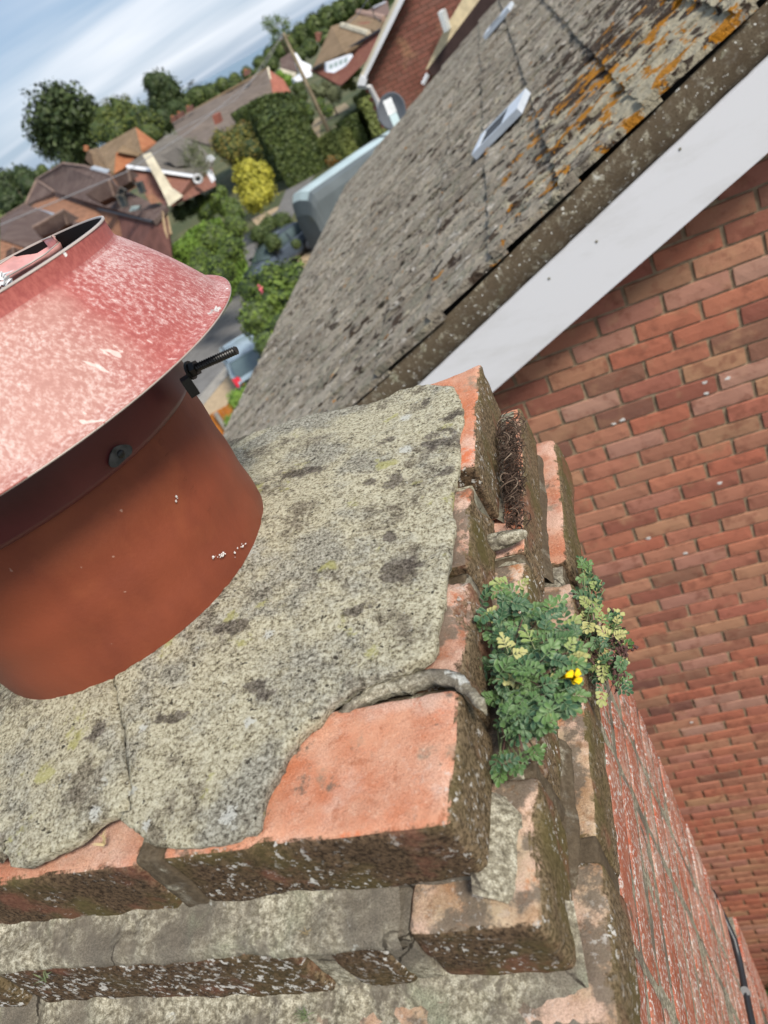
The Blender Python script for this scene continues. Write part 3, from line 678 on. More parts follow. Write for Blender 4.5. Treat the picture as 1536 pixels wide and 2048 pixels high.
def unseen_house():  # out of view; added to darken the lower part of the neighbour's wall
    h = empty('brick_house', 'unseen brick house carrying the old chimney stack, added to shade the gap to the next house', 'house', (0, -3, 0)); y1 = .535
    pr = [(-5.2, 0), (4.2, 0), (4.2, CZ-4.6), (-.5, CZ-2.45), (-5.2, CZ-4.6)]
    MB().prism([(x, y1, z) for x, z in pr], (0, -7.5, 0)).build('wall', M_WB, h)
    for a, b in (((-5.5, CZ-4.72), (-.5, CZ-2.43)), ((4.5, CZ-4.72), (-.5, CZ-2.43))):
        MB().prism([(a[0], y1+.02, a[1]), (b[0], y1+.02, b[1]), (b[0], y1+.02, b[1]+.08), (a[0], y1+.02, a[1]+.08)], (0, -7.7, 0)).build('roof', M_BROWN, h)
unseen_house()

# ------------------------------------------------------------------ chimney pot and cowl
POT = Vector((-.502, .535, CZ-.34))
def pot():
    root = empty('chimney_pot', 'plain terracotta chimney pot bedded in the mortar', 'chimney pot', POT)
    m = Mat('terracotta'); f = m.noise(300, 4, .6); l = m.noise(7, 5, .6, v=m.map(scale=(1, 1, .5))); p = m.xyz()
    col = m.mix(m.ramp(l, .35, .65), (.165, .040, .021), (.235, .058, .027)); col = m.mix(m.ramp(m.noise(20, 4), .52, .7, 0, .5), col, (.25, .068, .030))
    col = m.mix(m.ramp(m.noise(120, 2, .5), .76, .80, 0, .45), col, (.55, .38, .3)); col = m.mix(m.ramp(m.noise(90, 3, .6, v=m.map(loc=(5, 5, 5))), .76, .79, 0, .5), col, (.08, .025, .015))
    sp = m.ramp(m.noise(260, 2, .6), .55, .62)
    mt = m.done(col, .5, m.bump(m.math('ADD', f, m.math('MULTIPLY', m.noise(30, 4), 3.)), .25, .001), .35)
    fr = Matrix.Translation(POT)
    prof = [(.152, -.05)]+[(.1525+.0045*(i/24)**1.2+.0006*math.sin(i*1.3), -.04+i*.0095) for i in range(25)]+[(.157, .195), (.155, .20), (.143, .20), (.138, .195), (.135, .0), (.135, -.05)]
    vs, fs = lathe(prof, 160, fr); link('pot_body', mesh('pot_body', vs, fs), mt, root, True)
    # stamped characters, running down the side
    ink = plain('stamped_mark', (.10, .028, .016), .8)
    def stamp(txt, px, py, size, roll):
        # point of the pot wall under the pixel
        r = ray(px, py); d = Vector((r[0], r[1], r[2])); o = Vector((0, 0, CZ)); R = .1562
        a = d.x**2+d.y**2; b = 2*(d.x*(o.x-POT.x)+d.y*(o.y-POT.y)); c = (o.x-POT.x)**2+(o.y-POT.y)**2-R*R
        k = (-b-math.sqrt(b*b-4*a*c))/(2*a); q = o+d*k; th0 = math.atan2(q.y-POT.y, q.x-POT.x)
        cu = bpy.data.curves.new('t', 'FONT'); cu.body = txt; cu.size = size; cu.resolution_u = 3; cu.offset = -.0003; cu.align_x = 'CENTER'
        to = bpy.data.objects.new('t', cu); C.objects.link(to); bpy.context.view_layer.update()
        me = bpy.data.meshes.new_from_object(to); bpy.data.objects.remove(to); vs = []
        for v in me.vertices:
            x, y = v.co.x*math.cos(roll)-v.co.y*math.sin(roll), v.co.x*math.sin(roll)+v.co.y*math.cos(roll)
            th = th0+x/R; vs.append((POT.x+(R+.0004)*math.cos(th), POT.y+(R+.0004)*math.sin(th), q.z+y))
        me2 = mesh('stamped_mark', vs, [tuple(p.vertices) for p in me.polygons]); link('stamped_mark', me2, ink, root)
    for t_, x, y in (('G', 318, 888), ('1', 329, 913), ('9', 366, 962), ('11', 383, 984), ('3/', 415, 1024)): stamp(t_, x, y, .0085, -math.pi/2)
    # lime specks
    wsp = plain('lime_speck', (.7, .68, .66), .8); mb = MB(); random.seed(4)
    for px, py, n in ((443, 1110, 12), (430, 1113, 5), (483, 1092, 8), (470, 1104, 4), (352, 996, 4)):
        for _ in range(n):
            x = px+random.gauss(0, 4); y = py+random.gauss(0, 3); r = ray(x, y); d = Vector(r); R = .1564
            a = d.x**2+d.y**2; b = -2*(d.x*POT.x+d.y*POT.y); c = POT.x**2+POT.y**2-R*R; q = Vector((0, 0, CZ))+d*((-b-math.sqrt(max(0, b*b-4*a*c)))/(2*a))
            s = random.uniform(.0002, .0008); mb.box((-s, -s, -s*.5), (s, s, s*.5), Matrix.Translation(q) @ Matrix.Rotation(random.random()*3, 4, 'Y'))
    tag(mb.build('lime_specks', wsp, root), kind='stuff')
pot()

def cowl():
    ax = Vector((.0225, .0225, 1)).normalized(); base = Vector((-.5025, .5333, CZ-.19))
    fr = Matrix.Translation(base) @ ax.to_track_quat('Z', 'Y').to_matrix().to_4x4()
    root = empty('chimney_cowl', 'faded red metal chimney cowl with a flared hood over the pot', 'chimney cowl', base)
    m = Mat('faded_red_paint'); q = m.map(loc=(0, 0, 0)); n1 = m.noise(7, 5, .6); n2 = m.noise(290, 4, .75, v=m.map(scale=(1, 1, .6))); n3 = m.noise(600, 3, .7); nn = m.nrm()
    s_ = m.math('ADD', m.math('MULTIPLY', n1, 1.0), m.math('MULTIPLY', m.math('SUBTRACT', n2, .5), 1.15))
    up_ = m.ramp(nn[2], .15, .55)
    red = m.mix(m.ramp(n2, .35, .65), (.31, .075, .066), (.42, .12, .10))
    pinkc = m.mix(m.ramp(n3, .4, .6), (.44, .205, .19), (.60, .455, .435))
    col = m.mix(m.math('MULTIPLY', m.ramp(s_, .38, .66), up_), red, pinkc)
    p = m.xyz()
    dx = m.math('ADD', p[0], .345); dy = m.math('SUBTRACT', p[1], .40)
    cx = m.ramp(m.math('ADD', m.math('ADD', m.math('MULTIPLY', dx, dx), m.math('MULTIPLY', dy, dy)), m.math('MULTIPLY', m.math('SUBTRACT', n1, .5), .02)), .006, .0)
    col = m.mix(m.math('MULTIPLY', m.math('MULTIPLY', cx, up_), .38), col, m.mix(m.ramp(n2, .4, .6), (.46, .335, .27), (.60, .51, .44)))
    fleck = m.ramp(m.noise(95, 2, .5, v=m.map(loc=(2, 2, 2))), .735, .76); col = m.mix(fleck, col, (.80, .78, .76))
    scr = m.ramp(m.noise(60, 2, .5, v=m.map(scale=(.12, 2.2, 1), rot=(0, 0, .6))), .70, .73, 0, .5); col = m.mix(m.math('MULTIPLY', scr, up_), col, (.85, .74, .68))
    M_C = m.done(col, m.ramp(n2, .3, .7, .5, .7), m.bump(n3, .10, .0006), .4)
    M_E = plain('pale_edge', (.42, .36, .32), .4, .6); M_IN = plain('black_inner_metal', (.006, .005, .005), .7, .2, .2, 12)
    R1, h1, R2, h2 = .236, .056, .172, .147
    # hood: sheet with a rolled lower rim and an upright neck
    prof = [(R1-.001, h1-.0012), (R1, h1-.001), (R1, h1), (R1-.001, h1+.0006), (R1-.005, h1+.0018), (R1-.010, h1+.0042)]
    n = 26; a = (R1-.010, h1+.0042); b = (R2+.004, h2-.020)
    for i in range(1, n+1):
        t = i/n; prof.append((a[0]+(b[0]-a[0])*t+.0025*math.sin(t*math.pi), a[1]+(b[1]-a[1])*t))
    prof += [(R2+.0015, h2-.0175), (R2+.0003, h2-.0145), (R2, h2-.008), (R2, h2-.0005)]
    inn = [(r-.0014, h-.0014) for r, h in prof[5:-1]][::-1]
    vs, fs = lathe(prof, 220, fr); 
    vs = [v+Vector((fbm(v, 9, 2), fbm(v+Vector((5, 5, 5)), 9, 2), 0))*.0011 for v in vs]
    hood = link('hood', mesh('hood', vs, fs), M_C, root, True)
    link('hood_lining', mesh('hood_lining', *lathe([(R2-.0012, h2-.0006)]+inn, 160, fr)), M_IN, hood, True)  # lining is one near-black all over
    link('rim_edge_or_highlight', mesh('rim_edge_or_highlight', *lathe([(R2+.0006, h2-.0014), (R2+.0006, h2), (R2-.0014, h2+.0002), (R2-.0014, h2-.0014)], 200, fr)), M_E, hood, True)
    link('rim_edge_or_highlight', mesh('rim_edge_or_highlight', *lathe([(R1-.0012, h1-.0016), (R1+.0006, h1-.0016), (R1+.0006, h1-.0004), (R1-.0012, h1-.0012)], 200, fr)), M_E, hood, True)  # pale ring added to draw the highlight along the lower rim
    # collar clamped to the pot
    prof = [(.158, -.001), (.1615, -.0005), (.1635, .004), (.164, .035), (.162, .046), (.158, .05)]+[(.156-.0005*i, .05+.004*i) for i in range(10)]+[(.150, .09)]
    link('collar', mesh('collar', *lathe(prof, 200, fr)), plain('dark_red_paint', (.105, .022, .022), .38, .45, .25, 14), root, True)  # dark red, deepened further for the shade under the hood
    # inner blades: curved pink baffle inside the neck
    tin = plain('pink_inner_paint', (.60, .30, .28), .28, .6, .3, 30)
    # dished plate seen in the left half of the opening, its free end rounded
    far_e = [P(x, y, z=-.048) for x, y in ((104, 473), (85, 480), (60, 492), (30, 509), (0, 528), (-60, 563), (-120, 598))]
    near_e = [P(x, y, z=-.056) for x, y in ((124, 474), (116, 487), (92, 507), (60, 527), (0, 561), (-60, 593), (-120, 622))]
    def fine(l, n=40):
        o = []
        for i in range(n+1):
            t = i/n*(len(l)-1); a = min(int(t), len(l)-2); o.append(l[a].lerp(l[a+1], t-a))
        return o
    fa_, na_ = fine(far_e), fine(near_e); K = 10; vs = []
    for p, q in zip(fa_, na_):
        for j in range(K+1): t = j/K; vs.append(p.lerp(q, t)-Vector((0, 0, .014*math.sin(math.pi*t)**.8)))
    fs = [(i*(K+1)+j, (i+1)*(K+1)+j, (i+1)*(K+1)+j+1, i*(K+1)+j+1) for i in range(40) for j in range(K)]
    bf = link('baffle', mesh('baffle', vs, fs), tin, root, True); bf.modifiers.new('thickness', 'SOLIDIFY').thickness = .0015
    MB().tube(fa_[::-1]+[vs[5]+Vector((0, 0, .013))]+na_, .0009, 6).build('baffle_edge', M_E, bf, True)
    # foil-like scraps at the lip by the left side of the frame
    mb = MB(); random.seed(8)
    foil = plain('torn_foil', (.75, .74, .73), .2, .8)
    for k in range(16):
        c = P(6+random.uniform(-8, 18), 566+random.uniform(-12, 12), z=-.052); c += Vector((0, 0, random.uniform(-.004, .005)))
        mb.add([c+Vector((random.uniform(-.006, .006), random.uniform(-.006, .006), random.uniform(-.004, .006))) for _ in range(4)], [(0, 1, 2), (0, 2, 3)])
    for px, py in ((430, 622), (440, 616), (435, 628), (424, 627)):
        r = ray(px, py); q = Vector((0, 0, CZ))+Vector(r)*((-.124)/r[2]); mb.tube([q+Vector((random.uniform(-.003, .003), random.uniform(-.003, .003), random.uniform(0, .003))) for _ in range(4)], .0005, 4)
    mb.build('torn_foil', foil, root)
    # clamp bolts
    M_BOLT = plain('black_bolt', (.016, .015, .014), .42, .5, .4, 60)
    def rod(p0, p1, rad, name, par):
        p0, p1 = Vector(p0), Vector(p1); L = (p1-p0).length; n = int(L/.0022); d = (p1-p0).normalized(); u = d.orthogonal().normalized(); w = d.cross(u); vs = []; fs = []
        K = 16
        for i in range(n*2+1):
            for k in range(K):
                t = 2*math.pi*k/K; rr = rad*(1 if i % 2 else .80); s = (i+k/K*2)/(n*2)*L; vs.append(p0+d*min(s, L)+u*math.cos(t)*rr+w*math.sin(t)*rr)
        for i in range(n*2):
            for k in range(K): fs.append((i*K+k, i*K+(k+1) % K, (i+1)*K+(k+1) % K, (i+1)*K+k) if k < K-1 else (i*K+k, min(i+1, n*2)*K, min(i+2, n*2)*K, (i+1)*K+k))
        fs.append(tuple(range(n*2*K, n*2*K+K)))
        return link(name, mesh(name, vs, fs), M_BOLT, par)
    z_ = -.165
    a = P(378, 742, z=-.172); b = P(473, 700, z=-.172)
    bolt = rod(a, b, .0038, 'clamp_bolt', root)
    d = (b-a).normalized(); u = d.orthogonal().normalized(); w = d.cross(u)
    def hexa(c, rad, th, name, k=6): 
        vs = [c+d*s+u*math.cos(t)*rad+w*math.sin(t)*rad for s in (0, th) for t in [2*math.pi*i/k for i in range(k)]]
        MB().add(vs, [tuple(range(k-1, -1, -1)), tuple(range(k, 2*k))]+[(i, (i+1) % k, k+(i+1) % k, k+i) for i in range(k)]).build(name, M_BOLT, bolt)
    hexa(a+d*.003, .0066, .005, 'nut'); hexa(a+d*.0005, .0080, .002, 'washer', 20)
    fr2 = Matrix.Translation(a+Vector((-.004, -.006, -.008))) @ Matrix.Rotation(.5, 4, 'Z'); MB().box((-.004, -.006, -.010), (.004, .006, .006), fr2).build('clamp_lug', M_BOLT, bolt)
    # dark plate drawn as a lug opening, with bolt head, at the collar edge
    th = None
    def on_collar(px, py, R, zoff=0):
        r = ray(px, py); dd = Vector(r); o = Vector((0, 0, CZ)); c0 = base; A = dd.x**2+dd.y**2; B = 2*(dd.x*(o.x-c0.x)+dd.y*(o.y-c0.y)); Cc = (o.x-c0.x)**2+(o.y-c0.y)**2-R*R
        return o+dd*((-B-math.sqrt(B*B-4*A*Cc))/(2*A))
    q = on_collar(240, 912, .1648); nrm = Vector((q.x-base.x, q.y-base.y, 0)).normalized(); up = Vector((0, 0, 1)); sd = up.cross(nrm)
    fl = Matrix((( sd.x, up.x, nrm.x, q.x), (sd.y, up.y, nrm.y, q.y), (sd.z, up.z, nrm.z, q.z), (0, 0, 0, 1)))
    lug = MB(); pr = [(.0100*math.cos(t)*(1.1+.15*math.sin(3*t)), .0062*math.sin(t)-.002*math.cos(2*t)) for t in np.linspace(0, 2*math.pi, 25)[:-1]]
    lug.prism([fl @ Vector((x, y, .0002)) for x, y in pr], tuple(nrm*.0012)); lo = lug.build('clamp_slot', plain('dark_slot', (.06, .058, .056), .5, .5, .6, 120), root)
    link('bolt_head', mesh('bolt_head', *lathe([(.0001, .0025), (.0022, .0025), (.0033, .0016), (.0035, .0006)], 18, fl @ Matrix.Translation((.001, .001, 0)))), M_BOLT, lo, True)
cowl()

# ------------------------------------------------------------------ plants, moss, stone and cable on the stack
def pinnate(seed, size, n_pairs, fold):
    """one compound leaf: round-tipped leaflets along a stalk, slightly folded, lying along +X"""
    rr = random.Random(seed); vs = []; fs = []; mids = []
    def leaflet(o, ang, L, wd, tilt):
        k = len(vs); ca, sa = math.cos(ang), math.sin(ang)
        prof = [(0, .05), (.2, .38), (.45, .78), (.7, 1.), (.88, .9), (1., .45), (.965, 0)]
        for s in (1, -1):
            for t, w in prof[:-1]:
                x, y = t*L, s*w*wd; z = abs(y)*fold+x*tilt-(t**2)*L*.22
                vs.append((o[0]+x*ca-y*sa, o[1]+x*sa+y*ca, o[2]+z))
        m = len(prof)-1
        mid = []
        for t, _ in prof: mid.append(len(vs)); x = t*L; vs.append((o[0]+x*ca, o[1]+x*sa, o[2]+x*tilt-(t**2)*L*.22-.0001))
        mids.extend(mid[:-1])
        for i in range(m-1):
            fs.append((mid[i], k+i, k+i+1, mid[i+1])[::-1]); fs.append((mid[i], k+m+i, k+m+i+1, mid[i+1]))
        fs.append((mid[m-1], k+m-1, mid[m])[::-1]); fs.append((mid[m-1], k+2*m-1, mid[m]))
    st = size*.9
    for i in range(n_pairs):
        x = st*(i+.6)/n_pairs*.8; z = .15*x-.3*x*x/size
        for s in (1, -1): leaflet((x, 0, z), s*(1.15-.18*i+rr.uniform(-.15, .15)), size*.50*rr.uniform(.85, 1.1), size*.135*rr.uniform(.85, 1.1), rr.uniform(.0, .5))
    leaflet((st*.8, 0, .1*st), rr.uniform(-.15, .15), size*.52, size*.145, rr.uniform(-.1, .3))
    k = len(vs); w = size*.012
    vs += [(-.3*size, -w, -.12*size), (-.3*size, w, -.12*size), (st*.8, -w, .1*st), (st*.8, w, .1*st)]; fs.append((k, k+2, k+3, k+1))
    me = mesh('leaf', vs, fs); rim = [1.]*len(vs)
    for i in mids: rim[i] = 0.
    me.attributes.new('rim', 'FLOAT', 'POINT').data.foreach_set('value', rim); return me
def leafy(m, a, b, vein, yel=None):
    o = m.n('ShaderNodeObjectInfo'); r = o.outputs['Random']; f = m.noise(140, 3)
    col = m.mix(m.ramp(r, .2, .8), a, b); col = m.mix(m.ramp(f, .55, .75, 0, .3), col, vein); col = m.mix(m.ramp(m.attr('rim'), .78, .98, 0, .75), col, vein)
    return col
M_LF = Mat('blue_green_leaf'); M_LF = M_LF.done(leafy(M_LF, (.032, .084, .038), (.092, .172, .050), (.24, .32, .17)), .5, None, .35)
M_LY = Mat('yellowing_leaf'); M_LY = M_LY.done(leafy(M_LY, (.20, .27, .08), (.38, .37, .14), (.40, .38, .22)), .6, None, .3)
M_STEM = plain('purplish_stem', (.14, .075, .06), .7, .3, .3, 30); M_GST = plain('green_stem', (.16, .20, .09), .6, .3, .2, 30)
LV = [[pinnate(s, sz, n, fo) for s, sz, n, fo in ((1, .0115, 3, .35), (2, .013, 3, .55), (3, .0105, 2, .25), (4, .013, 4, .65))] for _ in range(2)]
for ms, mt in zip(LV, (M_LF, M_LY)):
    for me in ms:
        me.materials.append(mt)
        for p in me.polygons: p.use_smooth = True
def plant(name, label, blobs, root_px, n, yfrac, wlo, whi, seed, flower=None, ytop=None):
    """blobs: photo ellipses (x, y, rx, ry) within which the leaves stand between heights wlo and whi of the stack's frame"""
    rr = random.Random(seed); rt = P(*root_px[:2], z=-.3795+root_px[2]); root = empty(name, label, 'plant', rt)
    col = M_DARK
    for k in range(n):
        bx, by, rx, ry = rr.choices(blobs, [b[2]*b[3] for b in blobs])[0]
        while True:
            x, y = rr.uniform(-1, 1), rr.uniform(-1, 1)
            if x*x+y*y < 1: break
        px, py = bx+x*rx, by+y*ry; inner = 1-math.sqrt(x*x+y*y); w = wlo+(whi-wlo)*(.35*inner+.65*rr.random())
        c = P(px, py, z=-.3795+w); out = (c-rt); out.z = 0
        yel = rr.random() < (ytop(px, py) if ytop else yfrac)
        o = bpy.data.objects.new('leaf', rr.choice(LV[1 if yel else 0])); C.objects.link(o)
        # leaf faces the open air: mostly up, leaning away from the root and towards the light
        nrm = Vector((rr.gauss(.15, .38), rr.gauss(-.35, .38), 1)).normalized(); yaw = math.atan2(out.y, out.x)+rr.gauss(0, .9)
        q = nrm.to_track_quat('Z', 'Y') ; o.rotation_mode = 'QUATERNION'; 
        from mathutils import Quaternion
        o.rotation_quaternion = q @ Quaternion((0, 0, 1), yaw); s = rr.uniform(.7, 1.15); o.scale = (s, s, s)
        o.location = c; o.parent = root; o.matrix_parent_inverse = Matrix.Translation(rt).inverted()
        if k % 3 == 0:
            mid = rt.lerp(c, .55)+Vector((rr.uniform(-.006, .006), rr.uniform(-.006, .006), rr.uniform(.0, .008)))
            pts = [rt+Vector((rr.uniform(-.012, .012), rr.uniform(-.03, .03), 0)), mid, c-Vector((0, 0, .002))]
            MB().tube([pts[0], pts[0].lerp(mid, .5)+Vector((0, 0, .002)), mid, mid.lerp(c, .6), pts[2]], .0006, 5, False).build('stem', M_STEM if rr.random() < .5 else M_GST, root)
    if flower:
        fx, fy, fw = flower; c = P(fx, fy, z=-.3795+fw); yel = plain('yellow_petal', (.85, .58, .01), .5, .3, .08, 60)
        for i, (dx, dy, s) in enumerate(((0, 0, .75), (.002, -.0035, .62), (-.003, .001, .7), (.003, -.001, .6))):
            vs = []; fs = []; N = 8
            fr = Matrix.Translation(c+Vector((dx, dy, .001*i))) @ Matrix.Rotation(-.9+i*.5, 4, 'Z') @ Matrix.Rotation(.5-.3*i, 4, 'Y')
            vs.append(fr @ Vector((-.010*s, 0, 0)))
            for j in range(N+1):
                t = -.9+1.8*j/N; vs.append(fr @ Vector((.0068*s*math.cos(t)*(1+.12*math.sin(j*2.2)), .006*s*math.sin(t), .002*math.cos(t*2)+.0012*math.sin(j*1.9))))
            fs = [(0, j+1, j+2) for j in range(N)]
            o = link('petal', mesh('petal', vs, fs), yel, root, True); o.modifiers.new('thickness', 'SOLIDIFY').thickness = .0003
        MB().tube([c+Vector((-.009, .003, -.001)), c+Vector((-.014, .006, -.006)), rt.lerp(c, .5)], .0007, 6).build('flower_stalk', M_GST, root)
    return root
plant('flowering_plant', 'blue-green leafy plant with one yellow flower rooted in the brick ledge', [(1010, 1215, 55, 50), (1015, 1290, 72, 70), (1085, 1290, 75, 75), (1065, 1370, 85, 60), (1120, 1335, 38, 45), (1050, 1420, 60, 50), (1110, 1420, 38, 42), (1030, 1500, 42, 42)],
      (1015, 1400, -.08), 300, .2, -.060, -.012, 21, (1146, 1355, -.020), ytop=lambda x, y: .55 if y < 1195 else (.38 if x > 1100 and y < 1330 else .07))
plant('trailing_plant', 'straggly grey-green plant with pale yellowing shoots hanging over the right edge of the stack', [(1172, 1140, 15, 22), (1190, 1190, 28, 30), (1205, 1250, 36, 45), (1165, 1265, 25, 30), (1225, 1310, 28, 45), (1205, 1350, 22, 30), (1243, 1365, 16, 22)],
      (1185, 1290, -.17), 120, .5, -.185, -.135, 22, None, ytop=lambda x, y: .55 if x > 1200 or y > 1230 else .15)
# dark seed heads among the trailing plant
def seeds():
    mb = MB(); rr = random.Random(5)
    for k in range(46):
        c = P(rr.gauss(1240, 10), rr.gauss(1310, 28), z=-.3795-.155); r = rr.uniform(.0012, .0022); mb.tube([c, c+Vector((rr.uniform(-.003, .003), rr.uniform(-.003, .003), .003))], [r, r*.4], 5)
        mb.tube([c, c+Vector((rr.uniform(-.012, .0), rr.uniform(-.008, .008), rr.uniform(-.012, .0)))], .0004, 4, False)
    tag(mb.build('withered_seed_heads', plain('withered_brown', (.09, .045, .04), .8), None), 'withered dark seed heads on thin stalks hanging among the trailing plant', 'seed heads', kind='stuff')
seeds()
def moss():
    mb = MB(); rr = random.Random(15)
    for k in range(620):
        u = .0125+abs(rr.gauss(0, .006)); v = rr.choice((rr.uniform(.33, .53), rr.gauss(.46, .03), rr.gauss(.40, .02)))
        if v > .55: continue
        h = .030*math.exp(-((v-.45)/.07)**2)+.010
        p = CF @ Vector((u, v, -.074+rr.uniform(0, h))); a = rr.uniform(0, 6.28); R = rr.uniform(.003, .010); t0 = rr.uniform(0, 6.28); sp = rr.uniform(1.5, 3.8); tl = Matrix.Rotation(rr.uniform(-1.2, 1.2), 3, 'X') @ Matrix.Rotation(a, 3, 'Z')
        pts = [p+tl @ Vector((R*math.cos(t0+sp*i/5), R*math.sin(t0+sp*i/5), .0015*i-.003)) for i in range(6)]
        mb.tube(pts, rr.uniform(.00025, .0006), 4, False)
    m = Mat('dead_moss'); r = m.rnd(); c = m.cramp(r, [(0, (.022, .014, .010)), (.6, (.065, .040, .028)), (.92, (.13, .085, .06)), (1, (.30, .23, .17))])
    tag(mb.build('dried_moss', m.done(c, .85), None), 'tuft of curly dried brown moss caught in the gap between two brick courses', 'moss', kind='stuff')
    # thin grass blades
    def tuft(name, label, px, py, w, n, L, colr, seed, cat='grass'):
        rr = random.Random(seed); mb = MB(); c0 = P(px, py, z=-.3795+w)
        for k in range(n):
            d = Vector((rr.gauss(0, .6), rr.gauss(0, .6), rr.uniform(.4, 1))).normalized(); l = L*rr.uniform(.5, 1); b = c0+Vector((rr.gauss(0, L*.12), rr.gauss(0, L*.12), 0)); s = d.orthogonal()*L*.03
            mid = b+d*l*.6; tip = b+d*l+Vector((d.x, d.y, -.5))*l*.25; mb.add([b-s, b+s, mid+s*.7, mid-s*.7, tip], [(0, 1, 2, 3), (3, 2, 4)])
        return tag(mb.build(name, plain(name+'_blades', colr, .7, .2, .25, 90), None), label, cat, kind='stuff')
    tuft('dry_grass', 'wisp of dry straw-coloured grass in the crack at the front of the mortar', 208, 1688, .003, 14, .012, (.50, .40, .22), 1)
    tuft('small_weed', 'tiny green weed in the mortar below the front corner bricks', 612, 2030, -.140, 22, .011, (.13, .17, .08), 3, 'weed')
    tuft('small_weed', 'tiny green weed with a bent stalk at the lower left of the stack', 92, 1958, -.075, 12, .013, (.16, .20, .10), 4, 'weed')
    tuft('small_weed', 'tiny orange-tipped weed in the joint beside the dark header brick', 612, 1872, -.068, 14, .009, (.24, .19, .11), 6, 'weed')
moss()
def stone():
    c = CF @ Vector((.012, .316, -.060)); vs, fs = worn_box((.020, .007, .008), .006, .003, .0015, 88, Matrix.Translation(c) @ Matrix.Rotation(.15, 4, 'Z') @ Matrix.Rotation(.1, 4, 'Y'))
    vs = [c+Vector(((v.x-c.x), (v.y-c.y)*(1-.55*max(0, (v.x-c.x))/.02), (v.z-c.z)*(1-.6*max(0, (v.x-c.x))/.02))) for v in vs]
    tag(link('mortar_chip', mesh('mortar_chip', vs, fs), mortar_mat('pale_chip_mortar'), None, True), 'pointed chip of pale mortar wedged on the ledge above the leafy plant', 'stone')
stone()
def cable():
    pts = []
    for px, py, du in ((1455, 1830, .0), (1468, 1880, .0), (1479, 1925, 0), (1489, 1975, 0), (1496, 2010, 0), (1506, 2060, 0), (1520, 2120, 0)):
        r = ray(px, py); U = Vector((math.cos(YAW), math.sin(YAW), 0)); k = (O0.x*U.x+O0.y*U.y+.0215)/(r[0]*U.x+r[1]*U.y); pts.append(Vector((r[0]*k, r[1]*k, r[2]*k+CZ)))
    a = CF @ Vector((.0, .62, -1.42)); pts = [a]+pts[1:]; q = pts[-1]; pts.append(Vector((q.x, q.y, .2)))
    root = empty('wall_cable', 'thick black cable running down the back corner of the chimney stack', 'cable', (pts[-1].x, pts[-1].y, 0))
    sm = []
    for i in range(len(pts)-1):
        for t in (0, .5): sm.append(pts[i].lerp(pts[i+1], t))
    MB().tube(sm+[pts[-1]], .0075, 10).build('cable_sheath', plain('black_cable', (.02, .022, .026), .35, .5), root, True)
    c = pts[3].lerp(pts[4], .3); MB().tube([c+Vector((0, 0, .008)), c-Vector((0, 0, .008))], .0092, 10).build('cable_clip', plain('grey_clip', (.2, .2, .2), .5), root)
cable()
# BACKGROUND
# ------------------------------------------------------------------ the village beyond
def slab(name, pts, mat, parent, off):
    """a closed slab; pts are (photo x, photo y, depth) and off its thickness as a vector"""
    v = [P(x, y, y=d) for x, y, d in pts]
    return MB().prism(v, off).build(name, mat, parent)
def wallmass(name, pts, mat, parent, depth, base=0.):
    """a wall standing under the line pts, down to the ground, depth thick away from the eye"""
    v = [P(x, y, y=d) for x, y, d in pts]; mb = MB()
    for a, b in zip(v[:-1], v[1:]): mb.prism([a, b, Vector((b.x, b.y, base)), Vector((a.x, a.y, base))], (depth*(-.3), depth, 0))
    return mb.build(name, mat, parent)
def base_of(px, py, d): q = P(px, py, y=d); return (q.x, q.y, 0)
D = (0, 0, -.18)

M_RID = plain('pinkish_ridge_tile', (.24, .17, .14), .9, .2, .2, 4)
# brown-tiled house at the left
h = empty('tiled_house', 'large brown-tiled house with dormers and orange tile-hung walls at the left', 'house', base_of(200, 430, 40))
ra = slab('roof', [(128, 328, 46), (169, 333, 43.5), (222, 352, 38), (236, 372, 36), (291, 400, 32.5), (334, 412, 30.5), (307, 442, 29), (197, 416, 38), (112, 394, 46), (108, 384, 46.5), (73, 361, 50)], M_BROWN, h, D)
slab('roof', [(73, 361, 50), (108, 384, 46.6), (50, 411, 48)], M_BROWN, h, D)
slab('roof', [(0, 440, 47), (52, 409, 46), (62, 414, 45), (108, 430, 40), (160, 446, 36), (130, 480, 33), (60, 498, 32), (0, 478, 33)], M_BROWN, h, D)
MB().tube([P(128, 326, y=46), P(73, 359, y=50)], .08, 6).tube([P(73, 360, y=50), P(108, 383, y=46.5)], .07, 6).tube([P(73, 360, y=50), P(50, 410, y=48)], .07, 6).tube([P(0, 438, y=47), P(52, 407, y=46)], .07, 6).build('ridge_tile', M_RID, h)
MB().tube([P(128, 327, y=46), P(169, 332, y=43.5), P(222, 351, y=38)], .07, 6).build('ridge_tile', M_RID, h)
slab('hung_wall', [(62, 413, 46.2), (112, 394, 46.3), (197, 417, 38.2), (235, 428, 34.6), (250, 500, 31), (180, 520, 30), (100, 470, 36)], M_HUNG, h, (-1.2, 3, 0))
slab('hung_wall', [(0, 478, 33.2), (60, 499, 32.2), (132, 480, 33.2), (120, 560, 28), (0, 560, 28)], M_HUNG, h, (-1.2, 3, 0))
slab('shaded_wall', [(236, 428, 34.6), (307, 444, 29.2), (332, 416, 30.7), (345, 520, 28), (300, 580, 26), (250, 560, 29)], plain('maroon_shaded_wall', (.13, .06, .05), .9, .2, .2, 2), h, (-1.2, 3, 0))  # right part of the wall coloured darker to stand for shade under the eave
def small_dormer(pts_roof, pts_front, ridge, dep):
    o = slab('dormer', [(x, y, dep) for x, y in pts_roof], M_BROWN, h, (-.4, .9, -.3))
    slab('dormer_front', [(x, y, dep-.25) for x, y in pts_front], M_BROWN, o, (-.1, .2, 0))
    MB().tube([P(x, y, y=dep-.3) for x, y in ridge], .06, 6).build('dormer_ridge', M_RID, o)
